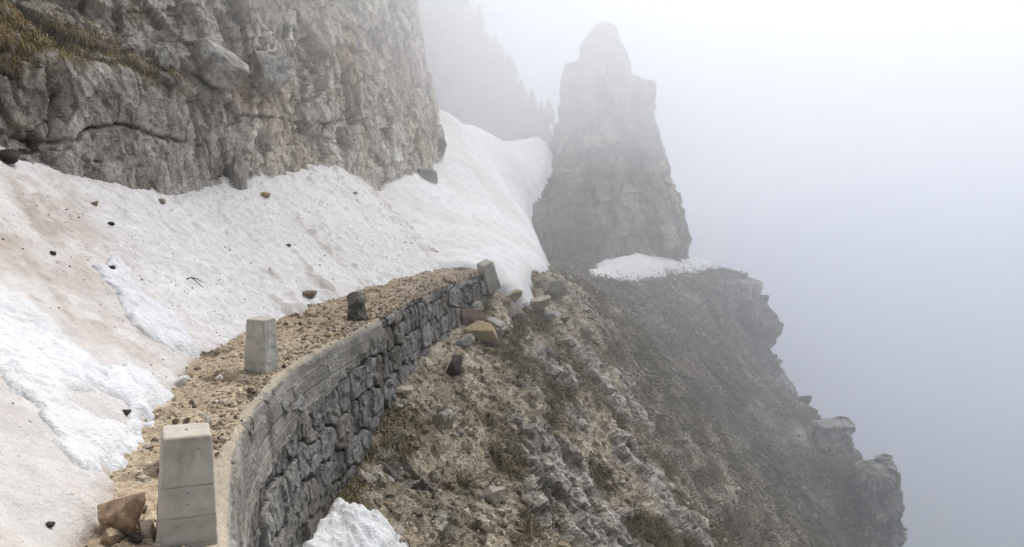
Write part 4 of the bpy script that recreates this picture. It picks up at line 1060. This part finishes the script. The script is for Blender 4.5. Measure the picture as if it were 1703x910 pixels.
# on the cliff
Pc, Nc = CLIFF_P.reshape(-1, 3), CLIFF_N.reshape(-1, 3)
w = CLIFF_T.ravel().copy()
gx = np.zeros(len(Pc))
for px, py, r in ((5, 38, .45), (50, 52, .4), (100, 66, .35), (150, 82, .35), (195, 98, .3), (235, 112, .18), (130, 55, .3), (300, 128, .18), (-60, 20, .8), (170, 60, .2), (215, 20, .2)):
    hh, _ = shoot(BC, px, py)
    if hh is not None: gx = np.maximum(gx, gauss(Pc, hh, r))
w = w * (0.02 + gx) * (Pc[:, 1] > 3)
w = w / w.sum()
pick = rng.choice(len(Pc), 1300, replace=True, p=w)
V, Fc, cc = tufts(Pc[pick], Nc[pick] * .4 + np.array([.45, -.15, .3]), 44, 0.06, 0.085, 0.0035, 1.7, 831, (0.17, 0.132, 0.066), (0.55, 0.43, 0.235), .5)
tag(link('ledge_grass', raw_mesh('ledge_grass', V, Fc, cc), M_grass), 'mat of straw coloured dry grass overhanging the cliff ledge', 'grass', kind='stuff')

ICO = bmesh.new(); bmesh.ops.create_icosphere(ICO, subdivisions=1, radius=1)
IV = np.array([v.co[:] for v in ICO.verts]); IF = np.array([[v.index for v in f.verts] for f in ICO.faces]); ICO.free()
def pebbles(pos, size, seed, cols):
    r = np.random.default_rng(seed); n = len(pos)
    s = size[:, None, None] * (0.55 + 0.7 * r.random((n, 1, 3)))
    V = IV[None] * (0.72 + 0.5 * r.random((n, len(IV), 1))) * s
    q = r.normal(size=(n, 4)); q /= np.linalg.norm(q, axis=1)[:, None]
    w_, x, y, z = q.T
    Rm = np.stack([1 - 2 * (y * y + z * z), 2 * (x * y - z * w_), 2 * (x * z + y * w_), 2 * (x * y + z * w_), 1 - 2 * (x * x + z * z), 2 * (y * z - x * w_), 2 * (x * z - y * w_), 2 * (y * z + x * w_), 1 - 2 * (x * x + y * y)], -1).reshape(n, 3, 3)
    V = np.einsum('nij,nkj->nki', Rm, V) + pos[:, None]
    F = IF[None] + (np.arange(n) * len(IV))[:, None, None]
    cl = np.array(cols)[r.integers(0, len(cols), n)] * (0.7 + .6 * r.random((n, 1)))
    return V.reshape(-1, 3), F.reshape(-1, 3), np.repeat(cl, len(IV), axis=0)
wgt = ((1 - .5 * SLOPE_ROCK) * (1.15 - SLOPE_G) * ~SLOPE_IN).ravel() * (rdist < 26) * (rdist > 4) * rdist ** 1.2 * (Pf[:, 0] > xw(np.minimum(Pf[:, 1], 15.8)) + .12) * (Pf[:, 1] < 26)
wgt = np.clip(wgt, 0, None); wgt /= wgt.sum()
pick = rng.choice(len(Pf), 30000, p=wgt)
sz = 0.008 + 0.014 * rng.random(len(pick)) + 0.07 * rng.random(len(pick)) ** 9
V, Fc, cc = pebbles(Pf[pick] + rng.normal(size=(len(pick), 3)) * .02 * np.array([1, 1, 0]) + Nf[pick] * .004, sz, 841, [(0.44, .36, .26), (0.33, .265, .185), (0.52, .45, .36), (0.26, .22, .165), (0.4, .36, .31)])
tag(link('scree', raw_mesh('scree', V, Fc, cc, False), M_gravel), 'loose tan scree stones covering the slope', 'scree', kind='stuff')
Pr = ROAD_P.reshape(-1, 3)
pick = rng.choice(len(Pf), 3500, p=wf)
V, Fc, cc = pebbles(Pf[pick], 0.02 + 0.05 * rng.random(len(pick)) + 0.08 * rng.random(len(pick)) ** 6, 845, [(0.28, .25, .21), (0.22, .19, .155), (0.34, .31, .27), (0.15, .13, .10)])
tag(link('far_rubble', raw_mesh('far_rubble', V, Fc, cc, False), M_gravel), 'pale rubble strewn over the foggy flank under the ledge', 'rubble', kind='stuff')
wr = ((Pr[:, 1] > 3) * (Pr[:, 0] > xw(Pr[:, 1]) - 1.7)) * (0.4 + 1.5 * np.exp((Pr[:, 0] - xw(Pr[:, 1])) / .25)) * np.abs(Pr[:, 1]) ** .6 * (0.4 + sstep(fbm(Pr, .4, 3, 85), -.2, .4)); wr = wr / wr.sum()
pick = rng.choice(len(Pr), 16000, p=wr)
sz = 0.004 + 0.008 * rng.random(len(pick)) + 0.03 * rng.random(len(pick)) ** 9
V, Fc, cc = pebbles(Pr[pick] + rng.normal(size=(len(pick), 3)) * .01 * np.array([1, 1, 0.1]), sz, 851, [(0.46, .37, .26), (0.36, .28, .19), (0.54, .46, .36), (0.16, .125, .09), (0.42, .37, .3)])
tag(link('road_gravel', raw_mesh('road_gravel', V, Fc, cc, False), M_gravel), 'crumbly tan gravel strewn along the road edge', 'gravel', kind='stuff')

Pn = P_BANK.reshape(-1, 3)
wn = (np.clip(fbm(Pn, 0.8, 4, 861) + 0.05, 0, 1) ** 2 + 0.004) * (Pn[:, 1] > 3.5) * np.clip(Pn[:, 1], 3, 14) ** 1.3 * T_BANK.ravel(); wn = wn / wn.sum()
pick = rng.choice(len(Pn), 1100, p=wn)
sz = 0.003 + 0.006 * rng.random(len(pick)) + 0.012 * rng.random(len(pick)) ** 8
V, Fc, cc = pebbles(Pn[pick], sz, 863, [(0.10, .08, .06), (0.2, .16, .12), (0.05, .04, .03), (0.3, .24, .18)])
tag(link('snow_debris', raw_mesh('snow_debris', V, Fc, cc, False), M_gravel), 'dark crumbs of grit and needles scattered over the snow bank', 'debris', kind='stuff')

# ------------------------------------------------------------------ fog
def fog(name, lo, hi, dens, aniso, colr=(1, 1, 1), far_lo=None):
    """a bank of cloud with real scattering; far_lo lowers its underside away from the road"""
    me = bpy.data.meshes.new(name); bm = bmesh.new(); bmesh.ops.create_cube(bm, size=1)
    for v in bm.verts:
        q = [(lo[k] if v.co[k] < 0 else hi[k]) for k in range(3)]
        if far_lo is not None and v.co.y > 0 and v.co.z < 0: q[2] = far_lo
        v.co = q
    bm.to_mesh(me); bm.free()
    m = bpy.data.materials.new(name); m.use_nodes = True; nt = m.node_tree
    nt.nodes.remove(nt.nodes['Principled BSDF'])
    v = nt.nodes.new('ShaderNodeVolumeScatter'); v.inputs['Density'].default_value = dens; v.inputs['Anisotropy'].default_value = aniso
    ab = nt.nodes.new('ShaderNodeVolumeAbsorption'); ab.inputs['Density'].default_value = dens; ab.inputs['Color'].default_value = (*colr, 1)
    ad = nt.nodes.new('ShaderNodeAddShader')
    nt.links.new(v.outputs[0], ad.inputs[0]); nt.links.new(ab.outputs[0], ad.inputs[1])
    nt.links.new(ad.outputs[0], nt.nodes['Material Output'].inputs['Volume'])
    o = link(name, me, m); o['kind'] = 'structure'
    return o
fog('fog', (-160, 10.5, -69), (260, 330, 24), 0.027, 0.62, (0.922, 0.938, 0.966))
fog('high_fog', (-150, 13, 4.8), (250, 320, 22), 0.050, 0.62, (0.965, 0.972, 0.982), -28)

# ------------------------------------------------------------------ light
SUN_EL, SUN_AZ = R(64), R(28)        # azimuth from +y towards +x
w = bpy.data.worlds.new('World'); scn.world = w; w.use_nodes = True
nt = w.node_tree; bg = nt.nodes['Background']
sky = nt.nodes.new('ShaderNodeTexSky'); sky.sky_type = 'NISHITA'; sky.sun_disc = False
sky.sun_elevation = SUN_EL; sky.sun_rotation = SUN_AZ; sky.dust_density = 4.0; sky.ozone_density = 0.6; sky.air_density = 1.0
hs = nt.nodes.new('ShaderNodeHueSaturation'); hs.inputs['Saturation'].default_value = 0.5
nt.links.new(sky.outputs[0], hs.inputs['Color']); nt.links.new(hs.outputs[0], bg.inputs['Color'])
bg.inputs['Strength'].default_value = 0.15
ld = bpy.data.lights.new('sun', 'SUN'); ld.energy = 3.85; ld.angle = R(30); ld.color = (1, 0.985, 0.965)
lo = bpy.data.objects.new('sun', ld); C.objects.link(lo)
dv = Vector((math.sin(SUN_AZ) * math.cos(SUN_EL), math.cos(SUN_AZ) * math.cos(SUN_EL), math.sin(SUN_EL)))
lo.rotation_euler = dv.to_track_quat('Z', 'Y').to_euler()

scn.view_settings.view_transform = 'Standard'; scn.view_settings.look = 'None'; scn.view_settings.exposure = 0
cy = scn.cycles
cy.use_denoising = True; cy.max_bounces = 20; cy.diffuse_bounces = 3; cy.volume_bounces = 20; cy.glossy_bounces = 2
